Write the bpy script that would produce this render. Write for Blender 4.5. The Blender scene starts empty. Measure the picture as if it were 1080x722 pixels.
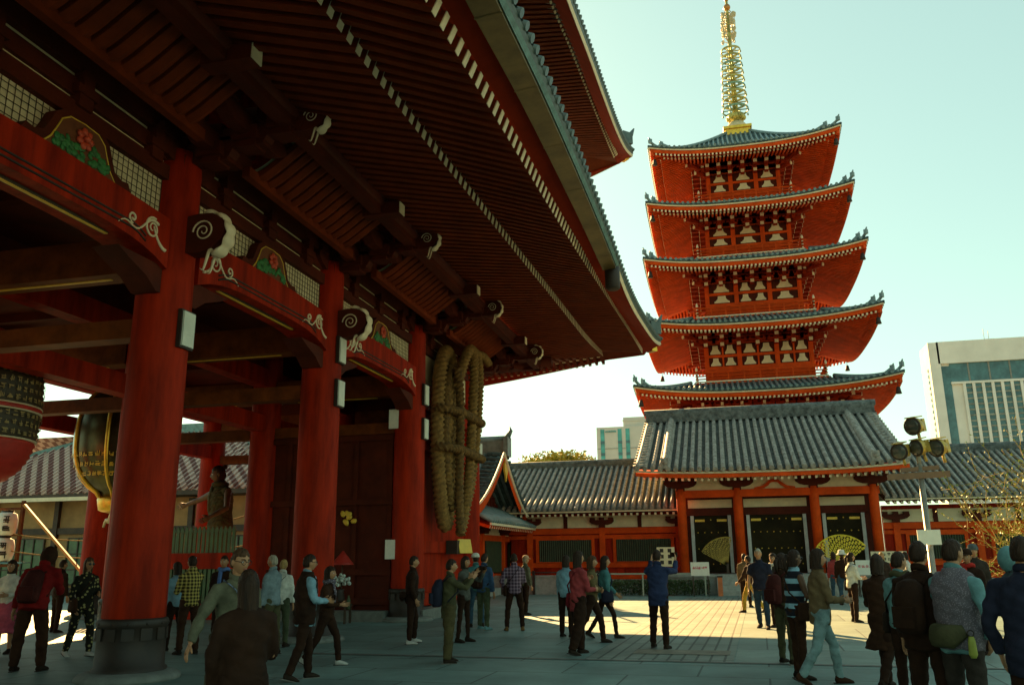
import bpy, math, random
from mathutils import Vector, Matrix
from math import sin, cos, pi, radians, sqrt
rnd = random.Random(7)
scene = bpy.context.scene
COL = scene.collection
V = Vector

# ------------------------------------------------------------------ camera
HC = 1.62
PITCH, YAW, ROLL = radians(14.2), radians(13.7), radians(0.6)
FPX = 890.0
cW = V((-sin(YAW) * cos(PITCH), cos(YAW) * cos(PITCH), sin(PITCH)))
_r = V((cos(YAW), sin(YAW), 0)); _u = _r.cross(cW)
cR = cos(ROLL) * _r - sin(ROLL) * _u
cU = sin(ROLL) * _r + cos(ROLL) * _u
cO = V((0, 0, HC))
cam = bpy.data.cameras.new('camera'); cam.sensor_width = 36.0
cam.lens = FPX / 1080 * 36; cam.clip_start = 0.1; cam.clip_end = 3000
co = bpy.data.objects.new('camera', cam); COL.objects.link(co)
m = Matrix((cR, cU, -cW)).transposed().to_4x4(); m.translation = cO
co.matrix_world = m
scene.camera = co

def ray(x, y): return (cW * FPX + cR * (x - 540) - cU * (y - 361)).normalized()
def ground(x, y):
    d = ray(x, y); t = -HC / d.z
    return cO + d * t
def at_depth(x, dist):
    """ground point straight below the horizon point of column x at a forward distance"""
    d = ray(x, 586.3 - 0.0105 * (x - 540)); d.z = 0; d.normalize()
    f = V((-sin(YAW), cos(YAW), 0))
    p = d * (dist / d.dot(f)); return V((p.x, p.y, 0))

# ------------------------------------------------------------------ materials
MATS = {}
def mat(name, col, rough=0.6, var=0.12, scale=3.0, bump=0.0, bscale=40.0, metal=0.0, spec=0.5, stretch=None, col2=None, coat=0.0):
    if name in MATS: return MATS[name]
    M = bpy.data.materials.new(name); M.use_nodes = True
    nt = M.node_tree; N = nt.nodes; L = nt.links
    b = N['Principled BSDF']
    b.inputs['Roughness'].default_value = rough
    b.inputs['Metallic'].default_value = metal
    b.inputs['Specular IOR Level'].default_value = spec
    if coat: b.inputs['Coat Weight'].default_value = coat
    tc = N.new('ShaderNodeTexCoord')
    vec = tc.outputs['Object']
    if stretch:
        mp = N.new('ShaderNodeMapping'); mp.inputs['Scale'].default_value = stretch
        L.new(vec, mp.inputs['Vector']); vec = mp.outputs['Vector']
    n = N.new('ShaderNodeTexNoise'); n.inputs['Scale'].default_value = scale
    n.inputs['Detail'].default_value = 6; n.inputs['Roughness'].default_value = 0.65
    L.new(vec, n.inputs['Vector'])
    r = N.new('ShaderNodeValToRGB')
    c1 = col2 if col2 else tuple(c * (1 - 2 * var) for c in col)
    c2 = tuple(min(1, c * (1 + var)) for c in col)
    r.color_ramp.elements[0].position = 0.34; r.color_ramp.elements[1].position = 0.66
    r.color_ramp.elements[0].color = (*c1, 1); r.color_ramp.elements[1].color = (*c2, 1)
    L.new(n.outputs['Fac'], r.inputs['Fac']); L.new(r.outputs['Color'], b.inputs['Base Color'])
    if bump:
        n2 = N.new('ShaderNodeTexNoise'); n2.inputs['Scale'].default_value = bscale; n2.inputs['Detail'].default_value = 4
        L.new(vec, n2.inputs['Vector'])
        bp = N.new('ShaderNodeBump'); bp.inputs['Strength'].default_value = bump; bp.inputs['Distance'].default_value = 0.02
        L.new(n2.outputs['Fac'], bp.inputs['Height']); L.new(bp.outputs['Normal'], b.inputs['Normal'])
    MATS[name] = M
    return M

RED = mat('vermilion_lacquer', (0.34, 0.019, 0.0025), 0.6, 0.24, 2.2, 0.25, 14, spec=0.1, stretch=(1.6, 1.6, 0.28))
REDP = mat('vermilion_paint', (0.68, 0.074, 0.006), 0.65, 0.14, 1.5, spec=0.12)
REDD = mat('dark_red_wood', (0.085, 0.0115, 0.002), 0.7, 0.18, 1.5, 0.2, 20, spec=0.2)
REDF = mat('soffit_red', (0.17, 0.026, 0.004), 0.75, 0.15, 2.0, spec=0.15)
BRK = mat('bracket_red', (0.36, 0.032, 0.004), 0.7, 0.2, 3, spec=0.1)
WHITE = mat('white_paint', (0.82, 0.70, 0.46), 0.6, 0.06, 4)
CREAM = mat('cream_plaster', (0.74, 0.62, 0.38), 0.8, 0.06, 3)
TILE = mat('roof_tile', (0.35, 0.32, 0.27), 0.6, 0.26, 5, 0.2, 30, spec=0.2)  # rib colour lightened to stand in for the sun along the ribs
TILED = mat('pan_tile_shade', (0.10, 0.105, 0.095), 0.7, 0.3, 5, 0.2, 30, spec=0.15)  # same tile darkened to paint in the shade between ribs
RIDGE = mat('ridge_tile', (0.15, 0.17, 0.165), 0.65, 0.3, 5, 0.3, 30, spec=0.15)
TILEPD = mat('pagoda_pan_tile_shade', (0.07, 0.11, 0.11), 0.7, 0.3, 5, 0.2, 30, spec=0.15)  # darker copy of the rib tile, painted shade for the troughs
TILEP = mat('pagoda_tile', (0.16, 0.24, 0.24), 0.45, 0.18, 4, 0.1, 30)
TILEB = mat('blue_tile', (0.075, 0.115, 0.105), 0.5, 0.2, 4, 0.1, 30)
COPPER = mat('verdigris_metal', (0.14, 0.27, 0.25), 0.5, 0.2, 6)
GUT = mat('bronze_gutter', (0.17, 0.12, 0.04), 0.45, 0.2, 2, metal=0.3)
GOLD = mat('gold_leaf', (0.85, 0.50, 0.06), 0.34, 0.12, 6, metal=0.75)
GOLDP = mat('gold_paint', (0.80, 0.52, 0.05), 0.5, 0.1, 8, metal=0.1)
BLACK = mat('black_metal', (0.026, 0.015, 0.008), 0.6, 0.2, 4, 0.1, 60)
DARKW = mat('dark_wood', (0.05, 0.028, 0.012), 0.6, 0.25, 3)
STONE = mat('grey_stone', (0.33, 0.34, 0.30), 0.85, 0.12, 4, 0.25, 50)
STONED = mat('dark_stone', (0.18, 0.19, 0.165), 0.85, 0.15, 4, 0.25, 50)
GREENP = mat('green_paint', (0.035, 0.11, 0.035), 0.5, 0.15, 4)
GREENW = mat('green_window_bars', (0.055, 0.075, 0.035), 0.6, 0.15, 4)
ROPE = mat('straw_rope', (0.25, 0.14, 0.035), 0.9, 0.25, 8, 0.6, 60)
ROPED = mat('dark_straw', (0.16, 0.085, 0.02), 0.9, 0.3, 8, 0.6, 60)
ROPEY = mat('golden_straw', (0.70, 0.40, 0.05), 0.85, 0.2, 8, 0.4, 60)
PAPER = mat('white_paper', (0.78, 0.76, 0.64), 0.8, 0.04, 6)
PINK = mat('pink_ink', (0.60, 0.10, 0.12), 0.7, 0.05, 6)
INK = mat('black_ink', (0.03, 0.02, 0.015), 0.7, 0.1, 6)
GLASS = mat('dark_glass', (0.05, 0.14, 0.15), 0.12, 0.25, 0.6)
CONC = mat('pale_concrete', (0.66, 0.65, 0.58), 0.85, 0.06, 0.3)
CONC2 = mat('white_concrete', (0.54, 0.52, 0.45), 0.85, 0.05, 0.3)

# ------------------------------------------------------------------ mesh builder
class MB:
    def __init__(s): s.v = []; s.f = []; s.m = []; s.s = []
    def add(s, vs, fs, mi=0, sm=False):
        b = len(s.v); s.v.extend([tuple(p) for p in vs])
        for f in fs:
            s.f.append(tuple(i + b for i in f)); s.m.append(mi); s.s.append(sm)
        return s
    def box(s, c, d, mi=0, R=None):
        c = V(c); x, y, z = d[0] / 2, d[1] / 2, d[2] / 2
        P = [V((i * x, j * y, k * z)) for i in (-1, 1) for j in (-1, 1) for k in (-1, 1)]
        if R is not None: P = [R @ p for p in P]
        return s.add([c + p for p in P], [(0, 1, 3, 2), (4, 6, 7, 5), (0, 4, 5, 1), (2, 3, 7, 6), (0, 2, 6, 4), (1, 5, 7, 3)], mi)
    def bb(s, x0, x1, y0, y1, z0, z1, mi=0):
        return s.box(((x0 + x1) / 2, (y0 + y1) / 2, (z0 + z1) / 2), (abs(x1 - x0), abs(y1 - y0), abs(z1 - z0)), mi)
    def beam(s, a, b, w, h, mi=0, endmi=None, up=V((0, 0, 1))):
        a, b = V(a), V(b); d = (b - a).normalized()
        r = d.cross(up)
        if r.length < 1e-4: r = d.cross(V((0, 1, 0)))
        r.normalize(); u = r.cross(d)
        P = []
        for p in (a, b):
            for i, j in ((-1, -1), (1, -1), (1, 1), (-1, 1)): P.append(p + r * (i * w / 2) + u * (j * h / 2))
        s.add(P, [(0, 1, 5, 4), (1, 2, 6, 5), (2, 3, 7, 6), (3, 0, 4, 7), (3, 2, 1, 0)], mi)
        s.f.append(tuple(len(s.v) - 8 + i for i in (4, 5, 6, 7))); s.m.append(mi if endmi is None else endmi); s.s.append(False)
        return s
    def tube(s, pts, r, n=8, mi=0, cap=True, sm=True, ell=None, closed=False, up=None, strands=0, twist=0.0, amp=0.15):
        pts = [V(p) for p in pts]; k = len(pts)
        rs = r if isinstance(r, (list, tuple)) else [r] * k
        T = []
        for i in range(k):
            if closed: t = pts[(i + 1) % k] - pts[i - 1]
            else: t = pts[min(i + 1, k - 1)] - pts[max(i - 1, 0)]
            if t.length < 1e-9: t = V((0, 0, 1))
            T.append(t.normalized())
        ref = V(up) if up is not None else (V((0, 0, 1)) if abs(T[0].z) < 0.9 else V((0, 1, 0)))
        nrm = (ref - T[0] * ref.dot(T[0])).normalized()
        P = []; L = 0.0
        for i in range(k):
            t = T[i]
            if up is not None:
                q = V(up) - t * V(up).dot(t)
                if q.length > 1e-3: nrm = q.normalized()
            else:
                q = nrm - t * nrm.dot(t)
                if q.length > 1e-6: nrm = q.normalized()
            bn = t.cross(nrm)
            if i: L += (pts[i] - pts[i - 1]).length
            rr = rs[i]
            ra, rb = (rr if isinstance(rr, (tuple, list)) else (rr, rr))
            for j in range(n):
                a = 2 * pi * j / n
                q = 1.0
                if strands: q = 1 + amp * cos(strands * (a - twist * L))
                P.append(pts[i] + nrm * (cos(a) * ra * q) + bn * (sin(a) * rb * q))
        F = []
        for i in range(k if closed else k - 1):
            a0 = i * n; b0 = ((i + 1) % k) * n
            for j in range(n):
                F.append((a0 + j, a0 + (j + 1) % n, b0 + (j + 1) % n, b0 + j))
        s.add(P, F, mi, sm)
        if cap and not closed:
            b = len(s.v) - k * n
            s.f.append(tuple(b + j for j in reversed(range(n)))); s.m.append(mi); s.s.append(False)
            b = len(s.v) - n
            s.f.append(tuple(b + j for j in range(n))); s.m.append(mi); s.s.append(False)
        return s
    def lathe(s, prof, c=(0, 0, 0), n=20, mi=0, sm=True, M=None):
        c = V(c); P = []; F = []
        for r, z in prof:
            for j in range(n):
                a = 2 * pi * j / n
                p = V((r * cos(a), r * sin(a), z))
                P.append(c + (M @ p if M is not None else p))
        for i in range(len(prof) - 1):
            for j in range(n): F.append((i * n + j, i * n + (j + 1) % n, (i + 1) * n + (j + 1) % n, (i + 1) * n + j))
        F.append(tuple(reversed(range(n)))); F.append(tuple((len(prof) - 1) * n + j for j in range(n)))
        return s.add(P, F, mi, sm)
    def ball(s, c, r, mi=0, nu=10, nv=7, M=None, sm=True):
        c = V(c); r = r if isinstance(r, (tuple, list)) else (r, r, r)
        P = [V((0, 0, -r[2]))]
        for i in range(1, nv):
            t = -pi / 2 + pi * i / nv
            for j in range(nu):
                a = 2 * pi * j / nu
                P.append(V((r[0] * cos(t) * cos(a), r[1] * cos(t) * sin(a), r[2] * sin(t))))
        P.append(V((0, 0, r[2])))
        if M is not None: P = [M @ p for p in P]
        F = [(0, 1 + (j + 1) % nu, 1 + j) for j in range(nu)]
        for i in range(nv - 2):
            for j in range(nu):
                a = 1 + i * nu
                F.append((a + j, a + (j + 1) % nu, a + nu + (j + 1) % nu, a + nu + j))
        a = 1 + (nv - 2) * nu
        F += [(a + j, a + (j + 1) % nu, len(P) - 1) for j in range(nu)]
        return s.add([c + p for p in P], F, mi, sm)
    def prism(s, poly, o, u, v, w, mi=0, side=None):
        """polygon (list of 2-tuples) in the plane o,u,v pushed along w"""
        o, u, v, w = V(o), V(u), V(v), V(w); n = len(poly)
        P = [o + u * a + v * b for a, b in poly] + [o + u * a + v * b + w for a, b in poly]
        F = [tuple(range(n)), tuple(reversed(range(n, 2 * n)))]
        s.add(P, F, mi)
        b = len(s.v) - 2 * n
        for i in range(n):
            s.f.append((b + i, b + n + i, b + n + (i + 1) % n, b + (i + 1) % n)); s.m.append(mi if side is None else side); s.s.append(False)
        return s
    def grid(s, fn, nu, nv, mi=0, sm=False, flip=False):
        P = [fn(i / nu, j / nv) for i in range(nu + 1) for j in range(nv + 1)]
        F = []
        for i in range(nu):
            for j in range(nv):
                a = i * (nv + 1) + j
                q = (a, a + nv + 1, a + nv + 2, a + 1)
                F.append(tuple(reversed(q)) if flip else q)
        return s.add(P, F, mi, sm)
    def xf(s, M):
        s.v = [tuple(M @ V(p)) for p in s.v]; return s
    def join(s, o):
        b = len(s.v); s.v += o.v
        s.f += [tuple(i + b for i in f) for f in o.f]; s.m += o.m; s.s += o.s
        return s
    def mesh(s, name, mats):
        me = bpy.data.meshes.new(name); me.from_pydata(s.v, [], s.f)
        for m_ in (mats if isinstance(mats, (list, tuple)) else [mats]): me.materials.append(m_)
        me.polygons.foreach_set('material_index', s.m); me.polygons.foreach_set('use_smooth', s.s)
        me.update(); return me
    def build(s, name, mats, parent=None, loc=None):
        o = bpy.data.objects.new(name, s.mesh(name, mats)); COL.objects.link(o)
        if parent: o.parent = parent
        if loc is not None: o.location = loc
        return o

def tag(o, label=None, cat=None, group=None, kind=None):
    if label: o['label'] = label
    if cat: o['category'] = cat
    if group: o['group'] = group
    if kind: o['kind'] = kind
    return o
def thing(name, label, cat, loc=(0, 0, 0), rz=0.0, group=None):
    o = bpy.data.objects.new(name, None); COL.objects.link(o); o.empty_display_size = 0.2
    o.location = loc; o.rotation_euler = (0, 0, rz)
    return tag(o, label, cat, group)
def local(parent, mb):
    """world-built mesh data moved into a parent's frame (parents without rotation)"""
    l = V(parent.location); mb.v = [(p[0] - l.x, p[1] - l.y, p[2] - l.z) for p in mb.v]; return mb
def part(name, mb, mats, parent, sub=None, label=None):
    """a part whose mesh was built in world coordinates"""
    local(parent, mb)
    o = mb.build(name, mats, sub or parent)
    if label: o['label'] = label
    return o
def copy_tree(o, parent=None):
    c = o.copy(); COL.objects.link(c)
    if parent: c.parent = parent
    for ch in list(o.children): copy_tree(ch, c)
    return c
def lerp_table(tab, x):
    if x <= tab[0][0]: return tab[0][1]
    for (a, va), (b, vb) in zip(tab, tab[1:]):
        if x <= b:
            t = (x - a) / (b - a); return va + (vb - va) * t
    return tab[-1][1]
def smooth_table(tab, n=240):
    """table -> smooth function (moving average of the polyline)"""
    lo, hi = tab[0][0], tab[-1][0]; w = (hi - lo) * 0.05
    xs = [lo + (hi - lo) * i / n for i in range(n + 1)]
    def raw(x):
        if x > hi: # extrapolate
            (a, va), (b, vb) = tab[-2], tab[-1]; return vb + (vb - va) / (b - a) * (x - b)
        return lerp_table(tab, x)
    ys = [sum(raw(x + w * (k / 6.0)) for k in range(-6, 7)) / 13 for x in xs]
    pts = list(zip(xs, ys))
    def fn(x):
        if x >= hi: return raw(x)
        return lerp_table(pts, x)
    return fn
def spiral(c, u, v, r0, turns, r1=0.02, n=26, a0=0.0, sgn=1):
    c, u, v = V(c), V(u), V(v); out = []
    for i in range(n + 1):
        t = i / n; r = r0 + (r1 - r0) * t; a = a0 + sgn * 2 * pi * turns * t
        out.append(c + u * (r * cos(a)) + v * (r * sin(a)))
    return out
# ------------------------------------------------------------------ ground
def slab_mat(name, col, bw, bh, mortar=0.012, rough=0.7, off=0.5, dark=0.35, var=0.12):
    M = bpy.data.materials.new(name); M.use_nodes = True
    nt = M.node_tree; N = nt.nodes; L = nt.links; b = N['Principled BSDF']
    tc = N.new('ShaderNodeTexCoord')
    br = N.new('ShaderNodeTexBrick'); br.offset = off
    br.inputs['Scale'].default_value = 1.0; br.inputs['Brick Width'].default_value = bw; br.inputs['Row Height'].default_value = bh
    br.inputs['Mortar Size'].default_value = mortar; br.inputs['Mortar Smooth'].default_value = 0.2; br.inputs['Bias'].default_value = 0.0
    br.inputs['Color1'].default_value = (*[c * (1 - var) for c in col], 1); br.inputs['Color2'].default_value = (*[c * (1 + var) for c in col], 1)
    br.inputs['Mortar'].default_value = (*[c * dark for c in col], 1)
    L.new(tc.outputs['Object'], br.inputs['Vector'])
    n = N.new('ShaderNodeTexNoise'); n.inputs['Scale'].default_value = 0.7; n.inputs['Detail'].default_value = 9; n.inputs['Roughness'].default_value = 0.7
    L.new(tc.outputs['Object'], n.inputs['Vector'])
    mr = N.new('ShaderNodeMapRange'); mr.inputs[1].default_value = 0.3; mr.inputs[2].default_value = 0.7; mr.inputs[3].default_value = 0.60; mr.inputs[4].default_value = 1.22
    L.new(n.outputs['Fac'], mr.inputs[0])
    mx = N.new('ShaderNodeMix'); mx.data_type = 'RGBA'; mx.blend_type = 'MULTIPLY'; mx.inputs[0].default_value = 1
    L.new(br.outputs['Color'], mx.inputs[6])
    cc = N.new('ShaderNodeCombineColor')
    for i in range(3): L.new(mr.outputs[0], cc.inputs[i])
    L.new(cc.outputs[0], mx.inputs[7]); L.new(mx.outputs[2], b.inputs['Base Color'])
    b.inputs['Roughness'].default_value = rough
    bp = N.new('ShaderNodeBump'); bp.inputs['Strength'].default_value = 0.35; bp.inputs['Distance'].default_value = 0.01
    n2 = N.new('ShaderNodeTexNoise'); n2.inputs['Scale'].default_value = 35; L.new(tc.outputs['Object'], n2.inputs['Vector'])
    ad = N.new('ShaderNodeMath'); ad.operation = 'MULTIPLY_ADD'; ad.inputs[1].default_value = -2.0
    L.new(br.outputs['Fac'], ad.inputs[0]); L.new(n2.outputs['Fac'], ad.inputs[2])
    L.new(ad.outputs[0], bp.inputs['Height']); L.new(bp.outputs['Normal'], b.inputs['Normal'])
    return M
ROT = -0.036
def sheet(name, x0, x1, y0, y1, z, m_, nx=1, ny=1):
    b = MB(); b.grid(lambda s, t: V((x0 + (x1 - x0) * s, y0 + (y1 - y0) * t, z)), nx, ny, flip=False)
    o = b.build(name, m_); o.rotation_euler = (0, 0, ROT); tag(o, kind='structure'); return o
PAVC = (0.140, 0.220, 0.195)
sheet('ground', -1500, 1500, -1500, 2200, 0.0, mat('far_ground', (0.26, 0.26, 0.22), 0.9, 0.15, 0.05))
sheet('paving', -45, 30, -12, 60, 0.004, slab_mat('court_slabs', PAVC, 1.9, 1.25, 0.016, 0.62, var=0.13))
sheet('brick_paving', -2.85, -0.52, 14.2, 34.5, 0.008, slab_mat('plank_pavers', (0.20, 0.225, 0.185), 0.22, 2.4, 0.022, 0.7, 0.0, 0.35, 0.10))
sheet('stone_path', -0.50, 4.4, 14.2, 34.5, 0.008, slab_mat('path_slabs', (0.20, 0.26, 0.22), 1.25, 2.3, 0.016, 0.6, 0.5, 0.35, 0.11))
sheet('drain_strip', -8.0, 14.0, 14.03, 14.17, 0.012, mat('drain_iron', (0.12, 0.12, 0.10), 0.6, 0.2, 8))
sheet('step_paving', -2.2, -0.6, 15.05, 15.75, 0.016, mat('inspection_cover', (0.20, 0.17, 0.12), 0.7, 0.2, 3))

# ------------------------------------------------------------------ main gate
GX, MX, SX = -8.3, -12.75, -18.0
CY = [0.05 + 5.48 * i for i in range(6)]           # column lines along the facade
YE = CY[-1]
gate = thing('temple_gate', 'huge dark red two storey temple gate with deep eaves and round columns', 'gate', (-13.15, 13.75, 0))
def gp(name, mb, mats, sub=None, label=None): return part(name, mb, mats, gate, sub, label)

def column_set(x, y, top):
    b = MB()
    prof = [(0.43, 0.10), (0.43, 1.0), (0.425, 3.0), (0.42, 5.5), (0.40, top - 0.3), (0.385, top)]
    b.lathe(prof, (x, y, 0), 28); c = gp('column', b, [RED])
    s = MB(); s.lathe([(0.50, 0.06), (0.50, 0.16), (0.465, 0.18), (0.455, 0.70), (0.475, 0.72), (0.475, 0.80), (0.44, 0.83)], (x, y, 0), 28)
    for k in range(12):
        a = k * pi / 6; s.ball((x + 0.47 * cos(a), y + 0.47 * sin(a), 0.76), 0.022, 0, 6, 4)
        s.box((x + 0.462 * cos(a), y + 0.462 * sin(a), 0.62), (0.02, 0.16, 0.16), 0, Matrix.Rotation(a, 3, 'Z'))
    gp('column_shoe', s, [BLACK], c)
    p = MB(); p.lathe([(0.70, 0.0), (0.70, 0.05), (0.66, 0.09), (0.56, 0.12), (0.5, 0.125)], (x, y, 0), 28); gp('plinth', p, [STONED], c)
    return c
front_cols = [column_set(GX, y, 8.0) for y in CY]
for y in CY: column_set(MX, y, 7.4)
for y in CY: column_set(SX, y, 7.6)

# rainbow beams across the facade with scrolls, flower strut, plaster, slot bars
def koryo_poly(L, zb, zt):
    n = 16; P = []
    for i in range(n + 1):
        t = i / n; P.append((t * L, zb + 0.26 * (1 - (2 * t - 1) ** 4)))
    for i in range(n + 1):
        t = 1 - i / n; P.append((t * L, zt + 0.06 * sin(pi * t)))
    return P
def facade_bay(y0, y1, passage=True):
    ya, yb = y0 + 0.40, y1 - 0.40; L = yb - ya; ym = (ya + yb) / 2 + (0.45 if y0 < 8 else 0)
    x = GX
    if passage:
        b = MB(); b.prism(koryo_poly(L, 5.92, 6.72), (x - 0.30, ya, 0), (0, 1, 0), (0, 0, 1), (0.60, 0, 0), 0)
        beam = gp('rainbow_beam', b, [RED])
        g = MB()      # grooves that follow the underside and sweep up at the ends
        for dz in (0.16, 0.24):
            pts = []
            for i in range(25):
                t = i / 24; e = max(0, abs(2 * t - 1) - 0.80) / 0.2
                pts.append((x + 0.305, ya + 0.55 + (L - 1.1) * t, 5.92 + 0.20 + dz - 0.10 * e * e - 0.02 * dz))
            g.tube(pts, 0.017, 6)
        g.beam((x - 0.0, ya + 0.9, 6.165), (x - 0.0, yb - 0.9, 6.165), 0.12, 0.03)
        gp('groove', g, [BLACK], beam)
        s = MB()
        s.beam((x - 0.0, ya + 1.0, 6.155), (x - 0.0, yb - 1.0, 6.155), 0.055, 0.03)
        gp('underside_slit', s, [GOLDP], beam)
        for e, sg in ((ya, 1), (yb, -1)):
            k = MB(); X = x + 0.31
            k.tube(spiral((X, e + sg * 0.42, 6.42), (0, sg, 0), (0, 0, 1), 0.17, 1.6, 0.03, 28, pi * 0.6, -1), [0.020 - 0.010 * i / 28 for i in range(29)], 6)
            arc = [(X, e + sg * (0.30 + 0.85 * t), 6.52 - 0.30 * t + 0.07 * sin(9 * t)) for t in [i / 14 for i in range(15)]]
            k.tube(arc, [0.024 * (1 - 0.7 * i / 14) for i in range(15)], 6)
            k.tube(spiral((X, e + sg * 0.86, 6.42), (0, sg, 0), (0, 0, 1), 0.09, 1.2, 0.02, 16, -pi * 0.5, 1), 0.016, 6)
            k.tube([(X, e + sg * (0.10 + 0.30 * t), 6.18 + 0.28 * t * t) for t in [i / 8 for i in range(9)]], [0.03 * (1 - 0.6 * i / 8) for i in range(9)], 6)
            gp('scroll_carving', k, [WHITE], beam)
        # end haunches below the beam
        for e, sg in ((ya, 1), (yb, -1)):
            h = MB(); h.prism([(0, 5.55), (0.10, 5.55), (0.35, 5.72), (0.75, 5.86), (1.0, 5.97), (0, 5.97)], (x - 0.22, e, 0), (0, sg, 0), (0, 0, 1), (0.44, 0, 0)); gp('beam_haunch', h, [REDD], beam)
    # plaster with wire lattice, flower strut
    w = MB(); w.bb(x - 0.10, x + 0.05, ya - 0.05, yb + 0.05, 6.60, 7.42)
    pl = gp('plaster_panel', w, [mat('lattice_plaster', (0.72, 0.64, 0.40), 0.8, 0.08, 3)])
    if passage:
        l = MB()
        n = int(L / 0.11)
        for i in range(n + 1): l.bb(x + 0.058, x + 0.066, ya + L * i / n - 0.0035, ya + L * i / n + 0.0035, 6.7, 7.42)
        for i in range(7): l.bb(x + 0.0665, x + 0.0725, ya, yb, 6.75 + 0.1 * i - 0.0035, 6.75 + 0.1 * i + 0.0035)
        gp('wire_lattice', l, [DARKW], pl)
    f = MB()
    half = [(0.0, 7.44), (0.34, 7.42), (0.50, 7.30), (0.58, 7.12), (0.66, 6.96), (0.82, 6.90), (0.95, 6.92), (1.02, 6.80), (1.20, 6.72), (0, 6.70)]
    poly = half[:-1] + [(-a, z) for a, z in reversed(half[1:-1])]
    f.prism(poly, (x + 0.06, ym, 0), (0, 1, 0), (0, 0, 1), (0.17, 0, 0))
    st = gp('flower_strut', f, [REDD])
    o = MB(); inner = [(0.0, 7.36), (0.26, 7.34), (0.40, 7.24), (0.47, 7.08), (0.55, 6.92), (0.66, 6.80), (-0.66, 6.80), (-0.55, 6.92), (-0.47, 7.08), (-0.40, 7.24), (-0.26, 7.34)]
    o.prism(inner, (x + 0.23, ym, 0), (0, 1, 0), (0, 0, 1), (0.012, 0, 0)); gp('strut_ground', o, [mat('orange_ground', (0.16, 0.045, 0.008), 0.7, 0.1, 5)], st)
    o = MB(); o.tube([(x + 0.235, ym + a, z) for a, z in inner[:6]][::1], 0.012, 5); o.tube([(x + 0.235, ym + a, z) for a, z in inner[6:] + inner[:1]], 0.012, 5); gp('gold_outline', o, [GOLDP], st)
    q = MB()
    for k in range(60):
        a = rnd.uniform(-0.52, 0.52); z = 6.84 + rnd.uniform(0, 0.34) * (1 - abs(a) / 0.7)
        if abs(a) < 0.16 and z > 7.0: continue
        q.ball((x + 0.25, ym + a, z), (0.02, rnd.uniform(0.04, 0.08), rnd.uniform(0.03, 0.06)), 0, 7, 5, Matrix.Rotation(rnd.uniform(-1, 1), 3, 'X'))
    gp('carved_leaves', q, [mat('leaf_green_paint', (0.035, 0.20, 0.05), 0.6, 0.25, 9)], st)
    q = MB()
    for k in range(7):
        a = k * 2 * pi / 7; q.ball((x + 0.27, ym + 0.10 * cos(a), 7.13 + 0.10 * sin(a)), (0.03, 0.065, 0.05), 0, 7, 5, Matrix.Rotation(a, 3, 'X'))
    q.ball((x + 0.30, ym, 7.13), 0.05)
    gp('carved_flower', q, [mat('flower_red_paint', (0.62, 0.08, 0.03), 0.55, 0.2, 14)], st)
    # beams and light slots above
    b = MB(); b.bb(x - 0.20, x + 0.16, y0, y1, 7.42, 7.66); gp('head_beam', b, [REDD])
    b = MB(); b.bb(x - 0.10, x + 0.05, y0, y1, 7.66, 8.50); gp('upper_plaster', b, [CREAM])
    b = MB(); b.bb(x - 0.16, x + 0.12, y0, y1, 7.76, 8.02); gp('head_beam', b, [REDD])
    b = MB(); b.bb(x - 0.16, x + 0.18, y0, y1, 8.11, 8.60); gp('head_beam', b, [REDD])
    for c in (ym, ym - L * 0.33, ym + L * 0.33):
        b = MB(); b.bb(x - 0.12, x + 0.215, c - 0.13, c + 0.13, 7.60, 7.78); b.bb(x - 0.12, x + 0.24, c - 0.19, c + 0.19, 7.78, 7.90); b.bb(x - 0.12, x + 0.235, c - 0.10, c + 0.10, 7.9, 8.14)
        gp('strut_block', b, [REDD])
for i in range(5): facade_bay(CY[i], CY[i + 1], 1 <= i <= 3)

# carved nosings on the facade columns (scroll head seen from the side)
def nosing(y, x0, zc, sc, name='carved_nosing'):
    b = MB()
    poly = [(0, -0.42), (0.30, -0.44), (0.62, -0.36), (0.86, -0.16), (0.92, 0.08), (0.84, 0.30), (0.60, 0.42), (0.30, 0.44), (0, 0.40)]
    poly = [(a * sc, c * sc) for a, c in poly]
    b.prism(poly, (x0, y - 0.17 * sc, zc), (1, 0, 0), (0, 0, 1), (0, 0.34 * sc, 0))
    n = gp(name, b, [REDD])
    w = MB()
    for sg in (-1, 1):
        w.tube(spiral((x0 + 0.42 * sc, y + sg * 0.18 * sc, zc + 0.03 * sc), (1, 0, 0), (0, 0, 1), 0.25 * sc, 2.0, 0.03 * sc, 40, pi, -1), [sc * (0.020 - 0.009 * i / 40) for i in range(41)], 6)
    fp_ = []
    for q in range(33):
        t = q / 32; a = 1.75 - 3.0 * t
        fp_.append((x0 + (0.46 + 0.50 * cos(a)) * sc, y, zc + (-0.02 + 0.50 * sin(a)) * sc))
    w.tube(fp_, [(sc * (0.015 + 0.065 * abs(sin(q / 32 * pi * 5)) * (1 - 0.3 * q / 32)), sc * (0.14 + 0.06 * abs(sin(q / 32 * pi * 5)))) for q in range(33)], 10, 0, True, True, up=(0.3, 0, 0.1))
    gp('white_scroll', w, [WHITE], n)
    f = MB()
    for sg in (-1, 1):
        f.tube([(x0 + (0.62 - 0.25 * t) * sc, y + sg * 0.12 * sc, zc + (-0.42 - 0.42 * t + 0.10 * sin(7 * t)) * sc) for t in [i / 10 for i in range(11)]], [0.05 * sc * (1 - 0.8 * i / 10) for i in range(11)], 6)
    gp('white_tendril', f, [WHITE], n)
for y in CY[1:4]: nosing(y, GX + 0.38, 6.58, 0.74)
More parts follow.
